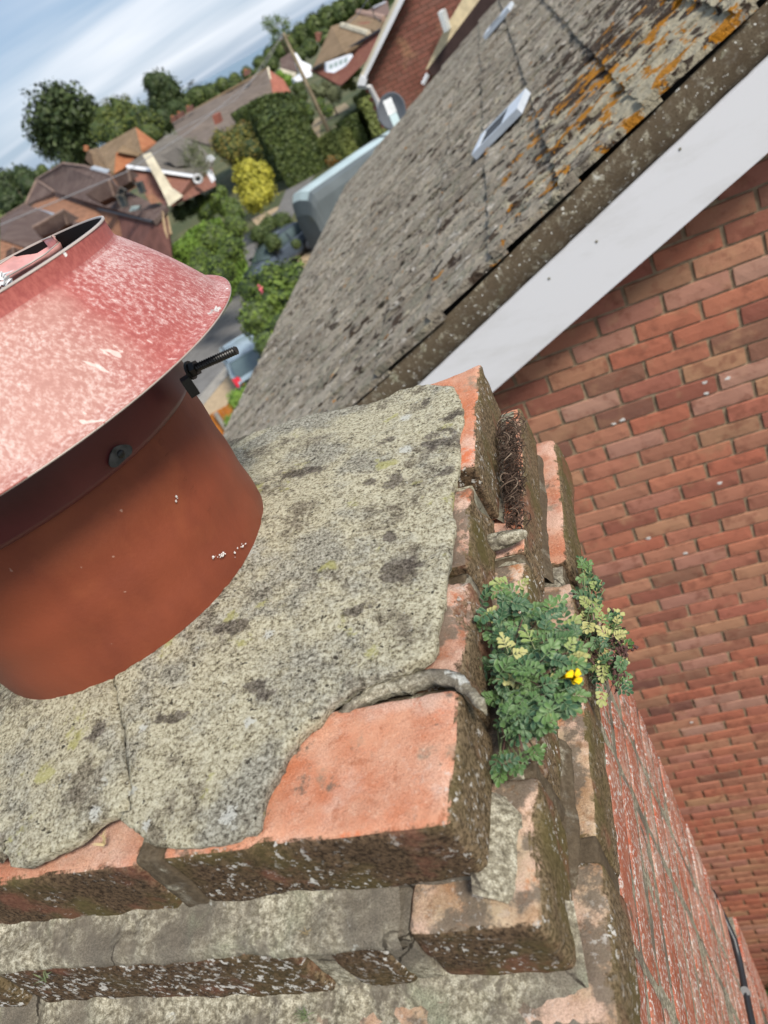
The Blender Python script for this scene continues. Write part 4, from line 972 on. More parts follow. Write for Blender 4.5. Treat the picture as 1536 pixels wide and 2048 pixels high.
small_dormer([(66, 456), (128, 420), (134, 446), (118, 462), (80, 474)], [(128, 420), (158, 437), (134, 450)], [(66, 455), (128, 420), (134, 448)], 31.5)
small_dormer([(170, 388), (218, 360), (226, 392), (200, 404)], [(218, 360), (242, 380), (226, 394)], [(218, 360), (228, 392)], 33.5)
small_dormer([(224, 352), (256, 338), (262, 362), (240, 376)], [(256, 338), (278, 350), (263, 364)], [(256, 338), (261, 362)], 33.2)
small_dormer([(14, 500), (26, 494), (30, 512), (10, 516)], [(26, 494), (44, 505), (30, 514)], [(26, 494), (29, 512)], 30.)
for q, c in (([(232, 392), (246, 388), (254, 412), (244, 416)], M_PANE), ([(270, 366), (282, 362), (290, 384), (280, 388)], M_PANE), ([(262, 412), (280, 410), (276, 420), (258, 424)], M_PALE), ([(240, 374), (252, 380), (246, 392), (234, 388)], M_DARK)):
    o = slab('roof_window', [(x, y, 30.5) for x, y in q], c, h, (0, .15, -.05)); v = [P(x, y, y=30.42) for x, y in q]
    MB().tube(v+[v[0]], .02, 4).build('window_frame', M_GREYR, o)
slab('hung_panel', [(290, 392, 31), (304, 388, 31), (320, 404, 30.6), (302, 408, 30.6)], M_HUNG, h, (-.1, .3, 0))
MB().prism([P(64, 418, y=44.2), P(106, 430, y=40), P(107, 434, y=39.9), P(64, 422, y=44.1)], (0, .3, 0)).build('lead_flashing', plain('lead', (.25, .28, .33), .5), h)
MB().prism([P(180, 338, y=38), P(214, 347, y=36.5), P(216, 343, y=36.5), P(183, 334, y=38)], (0, .3, 0)).build('lead_flashing', plain('lead', (.35, .38, .42), .5), h)
MB().tube([P(330, 418, y=30.6), P(342, 470, y=29.5)], .06, 6).tube([P(324, 424, y=30), P(334, 478, y=29)], .06, 6).build('timber_post', plain('pale_timber', (.35, .25, .15), .8), h)
MB().tube([P(305, 444, y=29), P(197, 418, y=38)], .07, 6).build('gutter', M_DARK, h)

# hipped house with orange gable
h2 = empty('hipped_house', 'brown roofed house with a bright orange tiled gable and a pale stepped chimney', 'house', base_of(240, 300, 55))
slab('roof', [(271, 254, 55), (196, 296, 58), (206, 330, 52), (222, 345, 50), (262, 318, 51), (282, 300, 51.5)], M_TANR, h2, D)
slab('roof', [(271, 254, 55), (282, 300, 51.6), (312, 284, 54)], M_ORR, h2, D)
slab('gable', [(232, 306, 49), (228, 348, 48), (246, 338, 48.2), (277, 311, 49.4), (262, 300, 49.6)], M_ORR, h2, (-.5, 1.5, 0))
slab('gable_roof', [(232, 304, 48.8), (246, 290, 49.4), (280, 308, 49.2), (277, 313, 49.1)], M_TANR, h2, (0, .8, -.2))
slab('wall', [(196, 297, 58.2), (206, 331, 52.2), (222, 346, 50.2), (312, 285, 54.2), (330, 340, 52), (230, 400, 48)], M_HUNG, h2, (-.8, 2, 0))
ch = MB().prism([P(176, 302, y=46), P(193, 296, y=46), P(218, 344, y=46), P(208, 346, y=46), P(190, 340, y=46), P(170, 318, y=46)], (-.4, .9, 0)).build('chimney', plain('tan_brick_chimney', (.34, .24, .16), .9, .2, .25, 4), h2)
MB().tube([P(173, 301, y=46.3), P(172, 292, y=46.3)], [.17, .14], 8).build('chimney_pot', M_ORR, ch)
slab('chimney_side', [(176, 300, 45.9), (170, 318, 45.9), (190, 340, 45.9), (182, 310, 45.9)], plain('dark_brick', (.16, .11, .08), .9), ch, (-.1, .3, 0))

# grey roofed bungalow
h3 = empty('grey_bungalow', 'grey-roofed brick house with white fascia and a tall cream rendered chimney', 'house', base_of(340, 360, 44))
slab('roof', [(252, 331, 42), (290, 305, 45), (332, 270, 49), (352, 268, 50), (400, 290, 48), (425, 318, 45), (420, 340, 43), (386, 352, 40.5)], M_GREYR, h3, D)
slab('fascia', [(252, 331, 41.9), (386, 351, 40.4), (385, 355, 40.3), (253, 336, 41.8)], M_WHITE, h3, (0, .2, 0))
slab('dormer_roof', [(322, 312, 42.5), (352, 294, 43.5), (372, 330, 42), (352, 334, 41.8)], plain('dark_grey_tile', (.10, .09, .08), .9), h3, (0, .6, -.3))
slab('wall', [(254, 337, 42.1), (385, 355, 40.6), (425, 338, 43), (432, 372, 42), (345, 412, 38), (300, 400, 40)], M_BRK2, h3, (-.8, 2, 0))
slab('chimney', [(286, 311, 40.2), (302, 306, 40.2), (316, 330, 40), (345, 378, 39), (366, 392, 38.5), (338, 413, 38), (318, 370, 39)], M_CREAM, h3, (-.4, .9, 0))
rw = MB().tube([P(x, y, y=40.3) for x, y in [(396+8*math.cos(t), 358+8*math.sin(t)) for t in np.linspace(0, 6.283, 17)]], .07, 6).build('round_window', M_WHITE, h3)
slab('pane', [(396+7*math.cos(t), 358+7*math.sin(t), 40.35) for t in np.linspace(0, 6.283, 13)[:-1]], M_PANE, rw, (0, .1, 0))
slab('porch', [(412, 344, 40), (420, 342, 40), (428, 362, 39.5), (424, 366, 39.5)], M_WHITE, h3, (0, .3, 0))
slab('satellite_dish', [(413, 312, 39.8), (422, 310, 39.8), (430, 318, 39.8), (424, 324, 39.8), (412, 322, 39.8)], M_WHITE, h3, (0, .08, 0))

# long grey roof
h4 = empty('long_roof_house', 'long low house with a plain grey-brown roof and a red brick gable end', 'house', base_of(480, 210, 75))
slab('roof', [(344, 243, 84), (378, 224, 84), (440, 189, 84), (534, 136, 82), (541, 165, 78), (548, 213, 74), (500, 240, 70), (420, 290, 62), (356, 272, 70)], plain('grey_brown_tiles', (.155, .125, .105), .9, .15, .18, 1.2), h4, D)
slab('ridge', [(344, 243, 83.9), (534, 136, 81.9), (535, 139, 81.8), (345, 246, 83.8)], M_TANR, h4, (0, .4, .02))
slab('gable_wall', [(535, 137, 81.8), (542, 166, 78.2), (550, 214, 74.2), (560, 222, 73.8), (592, 204, 78), (568, 160, 80.5)], plain('pink_brick_gable', (.32, .12, .085), .9, .2, .2, 3), h4, (-.8, 2.5, 0))
slab('verge_board', [(534, 134, 81.6), (537, 134, 81.6), (553, 214, 74), (549, 214, 74)], M_CREAM, h4, (0, .2, 0))
for a, b in ((493, 143), (378, 216), (347, 236), (360, 228)):
    ch = MB().prism([P(a-5, b+10, y=80), P(a+5, b+6, y=80), P(a+2, b-4, y=80), P(a-6, b, y=80)], (0, .9, 0)).build('chimney', plain('dark_chimney_brick', (.20, .10, .08), .9), h4)
    MB().tube([P(a-2, b-1, y=80.4), P(a-3.4, b-5, y=80.4)], .16, 6).build('chimney_pot', M_ORR, ch)
MB().prism([P(424, 232, y=60), P(434, 228, y=60), P(440, 246, y=60), P(430, 250, y=60)], (0, .9, 0)).build('chimney', plain('red_chimney_brick', (.30, .11, .08), .9), h4)

# hip-roofed house with a conservatory
h5 = empty('brown_hip_house', 'brown hip-roofed brick house with a white conservatory', 'house', base_of(690, 150, 55))
slab('roof', [(625, 137, 62), (662, 53, 66), (676, 48, 66), (684, 51, 65.6), (738, 67, 60), (740, 72, 59), (690, 104, 59)], M_TANR, h5, D)
MB().tube([P(684, 51, y=65), P(738, 68, y=59.8)], .22, 6).build('ridge_tile', M_CREAM, h5)
slab('gutter', [(624, 137, 61.8), (760, 57, 57.8), (761, 61, 57.7), (625, 141, 61.7)], M_DARK, h5, (0, .3, 0))
slab('wall', [(626, 141, 62.2), (760, 61, 58.2), (766, 90, 57), (735, 120, 57), (682, 172, 57), (660, 160, 60)], M_BRK2, h5, (-.8, 2.5, 0))
cv = slab('conservatory', [(653, 126, 56), (704, 108, 54.5), (706, 112, 54.3), (692, 132, 54), (668, 146, 54.5), (653, 144, 55.6)], M_WHITE, h5, (-.4, 1.5, 0))
for k in range(4): slab('pane', [(658+k*10, 130-k*4, 53.9), (665+k*10, 127-k*4, 53.9), (666+k*9.5, 136-k*4, 53.9), (659+k*9.5, 139-k*4, 53.9)], M_PALE, cv, (0, .05, 0))
h6 = empty('hipped_brown_house', 'second brown hipped roof with a pale ridge rising behind the conservatory house', 'house', base_of(735, 60, 75))
slab('roof', [(690, 46, 80), (716, 24, 84), (745, 31, 80), (768, 38, 76), (760, 58, 72), (740, 66, 74)], M_TANR, h6, D)
MB().tube([P(716, 24, y=83.6), P(745, 31, y=79.6), P(768, 38, y=75.6)], .25, 6).build('ridge_tile', plain('pink_ridge', (.36, .24, .19), .9), h6)
slab('wall', [(690, 48, 80.4), (768, 40, 76.4), (770, 80, 72), (700, 90, 76)], M_BRK2, h6, (-.8, 2, 0))
slab('wall', [(735, 22, 90), (775, 0, 88), (780, 30, 86), (750, 32, 86)], plain('mauve_tile_wall', (.22, .15, .13), .9), h6, (-.8, 2, 0))
slab('fascia', [(745, 14, 89), (770, 2, 88), (772, 5, 87.9), (748, 17, 88.9)], M_WHITE, h6, (0, .3, 0))
# white houses in the dip
h7 = empty('white_cottage', 'small white and cream house among trees beyond the telegraph pole', 'house', base_of(580, 130, 105))
slab('roof', [(560, 118, 106), (588, 100, 108), (596, 128, 102), (590, 142, 100), (562, 136, 103)], M_BROWN, h7, (0, 0, -.3))
slab('wall', [(560, 136, 103.2), (591, 142, 100.2), (596, 165, 98), (564, 160, 99)], M_CREAM, h7, (-1, 3, 0))
h7b = empty('white_gabled_house', 'white painted house with a steep gable close behind the telegraph pole', 'house', base_of(610, 130, 95))
slab('gable', [(588, 106, 96), (593, 106, 96), (604, 122, 95), (622, 130, 94), (624, 152, 92), (608, 158, 92), (602, 140, 93)], M_WHITE, h7b, (-.8, 2, 0))
slab('wall', [(588, 158, 92), (604, 146, 92), (606, 160, 91), (592, 166, 91)], M_WHITE, h7b, (-.8, 2, 0))
slab('chimney', [(633, 84, 90), (640, 82, 90), (642, 66, 90), (630, 66, 90)], M_BRK2, h7b, (0, .8, 0))

# brick gable house in the middle distance
h8 = empty('brick_gable_house', 'red brick gable-end house with white bargeboard and cream eaves behind the near roof', 'house', base_of(790, 120, 14.6))
YG = 14.6
def GP(px, py, dy=0.): return P(px, py, y=YG+dy)
gp = [(836, -60), (724, 163), (738, 182), (760, 250), (830, 290), (880, 230), (870, 150), (905, 90), (1000, -60)]
MB().prism([GP(x, y) for x, y in gp], (0, 6, 0)).build('mortar_wall', M_WM, h8)
mb = MB(); poly = [GP(x, y) for x, y in gp]; P2 = [(p.x, p.z) for p in poly]
def inside(x, z, P2=P2):
    c = False
    for i in range(len(P2)):
        a, b = P2[i], P2[i-1]
        if (a[1] > z) != (b[1] > z) and x < (b[0]-a[0])*(z-a[1])/(b[1]-a[1])+a[0]: c = not c
    return c
zz = min(z for _, z in P2)
while zz < max(z for _, z in P2):
    i_ = int(zz/.075); xx = min(x for x, _ in P2)+(i_ % 2)*.1125
    while xx < max(x for x, _ in P2):
        if inside(xx, zz) : mb.box((xx-.1065, YG-.012, zz-.0325), (xx+.1065, YG+.01, zz+.0325))
        xx += .225
    zz += .075
tag(mb.build('brickwork', M_BRK2, h8), kind='stuff')
MB().prism([GP(838, -60, -.25), GP(826, -60, -.25), GP(718, 168, -.25), GP(726, 168, -.25)], (0, .03, 0)).build('bargeboard', M_WHITE, h8)
MB().prism([GP(818, -60, -.22), GP(826, -60, -.22), GP(722, 164, -.22), GP(716, 160, -.22)], (0, 5.5, 0)).build('roof', M_CREAM, h8)
MB().prism([GP(722, 150, -.27), GP(734, 160, -.27), GP(730, 172, -.27), GP(714, 170, -.27)], (0, .3, 0)).build('eave_box', M_WHITE, h8)
MB().tube([GP(716, 172, -.15), GP(740, 174, -.12), GP(757, 206, -.08), GP(762, 240, -.08)], .045, 8).build('downpipe', plain('white_grey_pipe', (.55, .55, .56), .5), h8)
MB().prism([GP(1005, -60, -.30), GP(960, -60, -.30), GP(888, 60, -.30), GP(851, 140, -.30), GP(858, 136, -.30), GP(910, 70, -.30)], (0, .05, 0)).build('cream_bargeboard', plain('cream_timber', (.68, .56, .36), .6), h8)
MB().prism([GP(1140, -60, -.35), GP(1004, -60, -.35), GP(856, 138, -.35), GP(862, 150, -.35), GP(960, 150, -.35)], (0, 5.5, 0)).build('dark_eave', plain('dark_eave_timber', (.05, .03, .028), .8), h8)
MB().prism([GP(875, 26, -.6), GP(884, 24, -.6), GP(896, 62, -.6), GP(888, 66, -.6)], (.05, .35, 0)).build('security_light', plain('pale_grey_box', (.52, .55, .56), .5), h8)
MB().tube([GP(856, 148, -.3), GP(846, 168, -.3)], .04, 6).build('eave_bracket', M_WHITE, h8)

# satellite dish on the near roof's corner
q = P(787, 222, y=10.2)
sd = empty('satellite_dish', 'dark grey round satellite dish with a pale arm beside the brick gable house', 'satellite dish', (q.x, q.y, q.z-.6))
look = (Vector((.15, -.5, CZ+1.0))-Vector((0, 0, CZ))).normalized(); fr = Matrix.Translation(q) @ Vector((-.35, -.85, .30)).to_track_quat('Z', 'Y').to_matrix().to_4x4()
M_DISH = plain('grey_dish', (.13, .14, .155), .5, .4, .15, 4)
link('reflector', mesh('reflector', *lathe([(.0001, 0), (.07, .005), (.14, .02), (.19, .04), (.205, .044), (.205, .040), (.14, .012), (.0001, -.01)], 40, fr)), M_DISH, sd, True)
a = P(776, 204, y=9.9); b = P(802, 268, y=9.6)
MB().tube([a, a.lerp(b, .45)], .075, 4).build('receiver', plain('pale_receiver', (.58, .60, .60), .5), sd)
MB().tube([a.lerp(b, .45), b], .066, 4).build('arm', M_PALE, sd); MB().tube([b, b+(b-a).normalized()*.05], .052, 6).build('arm_cap', M_DARK, sd)
MB().tube([q, Vector((q.x+.1, q.y, q.z-.6))], .02, 6).build('mast', M_DARK, sd)

# caravan under a grey cover
cv = empty('covered_caravan', 'long grey covered caravan with a pale blue roof parked beyond the roof edge', 'caravan', base_of(620, 450, 37))
A = P(578, 392, z=-5.75); B = P(748, 279, z=-5.75); dirv = (B-A).normalized(); side = Vector((dirv.y, -dirv.x, 0)); L = 8.4
def cara():
    prof = [(-.10, -2.7), (0.02, -2.3), (0, -.45), (.10, -.12), (.30, .0), (1.1, .08), (1.9, .0), (2.15, -.15), (2.25, -.5), (2.25, -2.7)]
    secs = [(-.35, .80, -.35), (-.15, .93, -.10), (.1, 1, 0), (L*.5, 1.01, .03), (L-.2, 1, 0), (L, .96, -.1)]; vs = []; k = len(prof)
    for s, sc, dz in secs:
        for o, z in prof: vs.append(A+dirv*s+side*(1.1+(o-1.1)*sc)+Vector((0, 0, (z+2.7)*sc-2.7+(dz if z > -2 else 0))))
    body = [j for j in range(k)]; fs = []
    for i in range(len(secs)-1):
        for j in range(k-1): fs.append((i*k+j, (i+1)*k+j, (i+1)*k+j+1, i*k+j+1))
    fs += [tuple(range(k)), tuple(range((len(secs)-1)*k, len(secs)*k))[::-1]]
    me = mesh('cover', vs, fs); me.materials.append(plain('grey_cover', (.105, .125, .135), .6, .4, .12, .8)); me.materials.append(M_PALE)
    for p in me.polygons:
        p.material_index = 1 if len(p.vertices) == 4 and p.index % (k-1) in (3, 4, 5) and p.index//(k-1) > 0 else 0; p.use_smooth = False
    link('cover', me, None, cv)
    for s in (L*.62,):
        pts = [A+dirv*s+side*(1.1+(o-1.1)*1.02)+Vector((0, 0, z+.03)) for o, z in prof]; MB().tube(pts, .06, 5).build('strap', M_DARK, cv)
cara()
flat('driveway', [(596, 560), (596, 500), (640, 470), (720, 370), (770, 330), (800, 380), (720, 520), (640, 600)], .016, M_DRIVE)
flat('road', [(460, 900), (600, 640), (620, 540), (590, 500), (575, 450), (640, 330), (600, 330), (585, 350), (555, 420), (490, 470), (440, 530), (360, 600), (280, 760), (300, 1000)], .008, M_ASPH)
flat('lane', [(600, 330), (645, 330), (640, 290), (640, 250), (700, 215), (690, 205), (600, 255), (580, 285)], .006, M_DIRT)
flat('pavement', [(392, 800), (405, 812), (460, 745), (500, 700), (540, 640), (560, 600), (550, 596), (520, 640), (480, 700)], .024, M_PAV)
flat('parking_bay', [(400, 812), (412, 838), (470, 815), (560, 760), (600, 640), (560, 620), (500, 705)], .012, M_DRIVE)
flat('garden_path', [(502, 438), (514, 452), (552, 432), (562, 412), (548, 416)], .006, M_DRIVE)

# telegraph pole and wires
pt, pb = P(566, 66, y=62), None
pl = empty('telegraph_pole', 'wooden telegraph pole standing among the gardens with wires running from its top', 'pole', (pt.x, pt.y, 0))
M_POLE = plain('weathered_pole', (.27, .22, .15), .9, .2, .3, 2)
MB().tube([pt, Vector((pt.x, pt.y, 0))], [.12, .17], 10).build('shaft', M_POLE, pl)
MB().tube([pt+Vector((-.35, 0, -.3)), pt+Vector((.35, 0, -.3))], .05, 6).build('crossarm', M_POLE, pl)
M_WIRE = plain('grey_wire', (.30, .29, .30), .7, .3, .05)
def wire(pts, r, label):
    v = [P(x, y, y=d) for x, y, d in pts]; sm = []
    for i in range(len(v)-1):
        for t in (0, .25, .5, .75): sm.append(v[i].lerp(v[i+1], t)-Vector((0, 0, .0)))
    o = MB().tube(sm+[v[-1]], r, 5).build('overhead_wire', M_WIRE); tag(o, label, 'wire', 'overhead wires from the telegraph pole')
wire([(566, 66, 62), (500, 165, 45), (380, 262, 34), (250, 345, 27), (0, 450, 19)], .016, 'overhead wire sagging from the telegraph pole down to the lower left')
wire([(566, 70, 62), (530, 130, 55), (470, 200, 47), (330, 275, 38)], .016, 'overhead wire running just under the longer one to the pole top')
wire([(735, 0, 30), (712, 34, 32), (688, 52, 36)], .016, 'overhead wire crossing the sky side of the brown roofs')
wire([(732, -10, 30), (750, 34, 32), (762, 46, 34)], .016, 'overhead wire dropping to the brown roofs from the top edge')

# ---- cars
def car(name, label, px, py, yaw, paint, z0=0.):
    c = P(px, py, z=z0-CZ+.6); root = empty(name, label, 'car', (c.x, c.y, z0)); fr = Matrix.Translation((c.x, c.y, z0)) @ Matrix.Rotation(yaw, 4, 'Z')
    hw = .86
    def loft(secs, name, mat, par, n=9, smooth=True):
        vs = []; fs = []
        for x, zb, zt, w, r in secs:
            for z, y in ((zb, -w*.94), (zb+(zt-zb)*.25, -w), (zt-r, -w*.985), (zt, -w+r), (zt+.015, 0), (zt, w-r), (zt-r, w*.985), (zb+(zt-zb)*.25, w), (zb, w*.94)): vs.append(fr @ Vector((x, y, z)))
        k = 9
        for i in range(len(secs)-1):
            for j in range(k): fs.append((i*k+j, (i+1)*k+j, (i+1)*k+(j+1) % k, i*k+(j+1) % k))
        fs += [tuple(range(k))[::-1], tuple(range((len(secs)-1)*k, len(secs)*k))]
        o = link(name, mesh(name, vs, fs), mat, par, smooth); 
        return o
    pm = Mat(name+'_paint'); pm = pm.done(paint, .25, None, .5, **{'Coat Weight': .6})
    body = loft([(-2.1, .45, .80, hw*.88, .08), (-2.02, .28, .92, hw*.97, .08), (-1.6, .2, .98, hw, .07), (0, .18, .95, hw, .06), (1.0, .2, .93, hw, .08), (1.75, .25, .80, hw*.95, .1), (2.05, .32, .66, hw*.85, .1)], 'body', pm, root)
    cab = loft([(-2.0, .88, .93, hw*.86, .02), (-1.72, .9, 1.36, hw*.80, .07), (-1.5, .9, 1.47, hw*.78, .08), (-.3, .9, 1.52, hw*.78, .08), (.35, .9, 1.42, hw*.77, .08), (1.15, .88, .95, hw*.84, .02)], 'cabin', plain(name+'_glass', (.10, .14, .15), .08, .7, .05), root)
    loft([(-1.66, 1.38, 1.41, hw*.74, .02), (-1.45, 1.44, 1.50, hw*.77, .03), (-.3, 1.49, 1.55, hw*.78, .03), (.25, 1.42, 1.47, hw*.76, .03)], 'roof_panel', pm, cab)
    for s in (-1, 1):
        MB().tube([fr @ Vector((-1.4, s*hw*.70, 1.54)), fr @ Vector((-.2, s*hw*.70, 1.60))], .022, 6).build('roof_rail', M_DARK, root)
        for x in (-1.55, -.55, .45): MB().tube([fr @ Vector((x-.06, s*hw*.99, .94)), fr @ Vector((x, s*hw*.80, 1.42))], .03, 6).build('pillar', pm, root)
        MB().prism([fr @ Vector(p) for p in ((-2.06, s*.60, .72), (-2.03, s*.84, .72), (-1.90, s*.86, 1.0), (-1.98, s*.62, 1.0))], fr.to_3x3() @ Vector((-.05, 0, 0))).build('tail_light', plain('red_tail_light', (.55, .015, .03), .2, .6), root)
        MB().prism([fr @ Vector(p) for p in ((2.0, s*.45, .56), (1.92, s*.80, .56), (1.80, s*.80, .72), (1.92, s*.45, .70))], fr.to_3x3() @ Vector((.05, 0, 0))).build('headlight', M_PALE, root)
        MB().box((.72, s*.98-.1, .95), (.86, s*.98+.1, 1.08), fr).build('wing_mirror', M_DARK, root)
        for x in (-1.32, 1.32):
            w = link('wheel', mesh('wheel', *lathe([(.0001, -.1), (.2, -.1), (.31, -.1), (.325, -.05), (.325, .05), (.31, .1), (.2, .1), (.0001, .1)], 20, fr @ Matrix.Translation((x, s*hw*.93, .325)) @ Matrix.Rotation(math.pi/2, 4, 'X'))), M_DARK, root, True)
            link('rim', mesh('rim', *lathe([(.0001, -.105), (.19, -.105), (.2, -.1), (.2, .1), (.19, .105), (.0001, .105)], 16, fr @ Matrix.Translation((x, s*hw*.935, .325)) @ Matrix.Rotation(math.pi/2, 4, 'X'))), plain(name+'_rim', (.4, .4, .42), .35, .6), w, True)
    MB().box((-2.14, -.26, .60), (-2.10, .26, .71), fr).build('number_plate', plain('pale_plate', (.6, .5, .15), .5), root)
    return root
c1 = P(505, 733, z=-7.7)
car('parked_car', 'silver-blue estate car with red tail lights parked beside the orange fence', 503, 722, math.radians(116), (.30, .38, .44))
car('parked_car', 'dark blue-grey car half hidden behind the flowering shrub', 556, 512, math.radians(240), (.07, .09, .12))

# ---- orange fence with a concrete post
fn = empty('garden_fence', 'orange-brown board fence with a grey concrete post beside the parked car', 'fence', base_of(440, 830, 11.5))
M_OR = plain('orange_stained_board', (.42, .15, .03), .8, .2, .2, 5)
fa, fb = P(405, 838, z=-CZ+1.75), P(530, 768, z=-CZ+1.75); fd = (fb-fa).normalized(); fl_ = (fb-fa).length; fN = Vector((-fd.y, fd.x, 0))
kk = int(fl_/.145)+6
for k in range(-2, kk):
    a = fa+fd*(k*.145); MB().prism([a, a+fd*.138, a+fd*.138-Vector((0, 0, 1.7)), a-Vector((0, 0, 1.7))], fN*.02).build('board', M_OR, fn)
for s in (.35, 2.2, 4.05):
    a = fa+fd*s-fN*.05; MB().prism([a, a+fd*.11, a+fd*.11-Vector((0, 0, 1.75)), a-Vector((0, 0, 1.75))], -fN*.09).build('post', M_PAV, fn)

# ------------------------------------------------------------------ vegetation
L_DK = leaf_mat('dark_tree_leaf', (.034, .054, .019), (.068, .094, .031)); L_OL = leaf_mat('olive_tree_leaf', (.07, .10, .022), (.13, .15, .03))
L_GR = leaf_mat('mid_green_leaf', (.08, .13, .022), (.16, .22, .04)); L_YE = leaf_mat('yellow_shrub_leaf', (.28, .27, .03), (.48, .44, .06), dark=.5); L_OR = leaf_mat('orange_hedge_leaf', (.12, .13, .03), (.22, .18, .04), (.34, .17, .05))
L_BR = leaf_mat('bright_green_leaf', (.12, .21, .03), (.19, .30, .05)); L_HG = leaf_mat('hedge_leaf', (.05, .075, .022), (.10, .13, .035)); L_LT = leaf_mat('light_hedge_leaf', (.13, .16, .045), (.20, .23, .07)); L_GY = leaf_mat('grey_green_leaf', (.11, .125, .06), (.17, .18, .10))
M_BARK = plain('tree_bark', (.10, .08, .06), .95, .1, .25, 4)
CORE = {}
def foliage(name, label, cat, blobs, mat, n=2200, size=.05, group=None, trunk=True, base=None, fill=.80, flat_top=False, flowers=None):
    """blobs: (photo x, photo y, depth, radius in photo px); a crown of leaf clumps on a branching trunk"""
    bl = [(P(x, y, y=d), r*metres(x, y, d), d) for x, y, d, r in blobs]
    bl = [(c, r, d) for c, r, d in bl]
    # one photo pixel at optical depth Z covers Z/F metres; Z = F*k with k = d/ray_y
    g = sum((c*(r**2) for c, r, _ in bl), Vector())/sum(r**2 for _, r, _ in bl); gz = 0 if base is None else base
    root = empty(name, label, cat, (g.x, g.y, gz), group); rr = random.Random(sum(map(ord, label)))
    tot = sum(r**2 for _, r, _ in bl); V = []; Fs = []
    for c, r, d in bl:
        m = int(n*r*r/tot)
        for _ in range(m):
            v = Vector((rr.gauss(0, 1), rr.gauss(0, 1), rr.gauss(0, 1))).normalized(); lump = 1+.30*fbm(v*1.4+c, 1.3, 2)+.16*fbm(v*4+c, 1.3, 2)
            p = c+v*r*lump*(rr.uniform(fill, 1.04) if rr.random() < .8 else rr.uniform(.4, 1)); s = size*r*rr.uniform(.6, 1.6)
            q = (v+Vector((rr.gauss(0, .6), rr.gauss(0, .6), rr.gauss(0, .6)+.35))).normalized(); a = q.orthogonal().normalized(); b = q.cross(a); t = rr.uniform(0, 6.28); a, b = a*math.cos(t)+b*math.sin(t), b*math.cos(t)-a*math.sin(t)
            k = len(V); V += [p-a*s, p+b*s*.7, p+a*s*1.1+q*s*.2, p-b*s*.7]; Fs.append((k, k+1, k+2, k+3))
    o = link('crown', mesh('crown', V, Fs), mat, root); 
    if fill > .5:
        mb = MB(); 
        for c, r, _ in bl:
            bm = bmesh.new(); bmesh.ops.create_icosphere(bm, subdivisions=3, radius=1)
            vs = [c+v.co*r*(.78+.28*fbm(v.co*1.4+c, 1.3, 2)+.12*fbm(v.co*4+c, 1.3, 2)) for v in bm.verts]; mb.add(vs, [tuple(x.index for x in f.verts) for f in bm.faces]); bm.free()
        mb.build('inner_foliage', L_DK if mat in (L_DK, L_HG, L_GR, L_OL, L_OR) else mat, root, True)
    if trunk:
        H = g.z-gz; rm = max(r for _, r, _ in bl); tr = MB().tube([Vector((g.x, g.y, gz-.1)), Vector((g.x+.02*H, g.y, gz+H*.4)), Vector((g.x-.01*H, g.y, gz+H*.75)), g], [rm*.09, rm*.07, rm*.055, rm*.03], 8)
        for c, r, _ in bl: tr.tube([Vector((g.x, g.y, gz+H*.55)), (g*.5+c*.5)-Vector((0, 0, r*.2)), c], [rm*.045, rm*.03, rm*.015], 6)
        tr.build('trunk', M_BARK, root, True)
    if flowers:
        m_, pts = flowers; mb = MB()
        for x, y, d in pts:
            c = P(x, y, y=d)
            for k in range(7): mb.add(*lathe([(.0001, .03), (.03, .015), (.04, -.01), (.0001, -.02)], 6, Matrix.Translation(c+Vector((rr.gauss(0, .05), rr.gauss(0, .04), rr.gauss(0, .05)))) @ Matrix.Rotation(rr.uniform(0, 3), 4, 'X')))
        mb.build('flowers', m_, root)
    return root
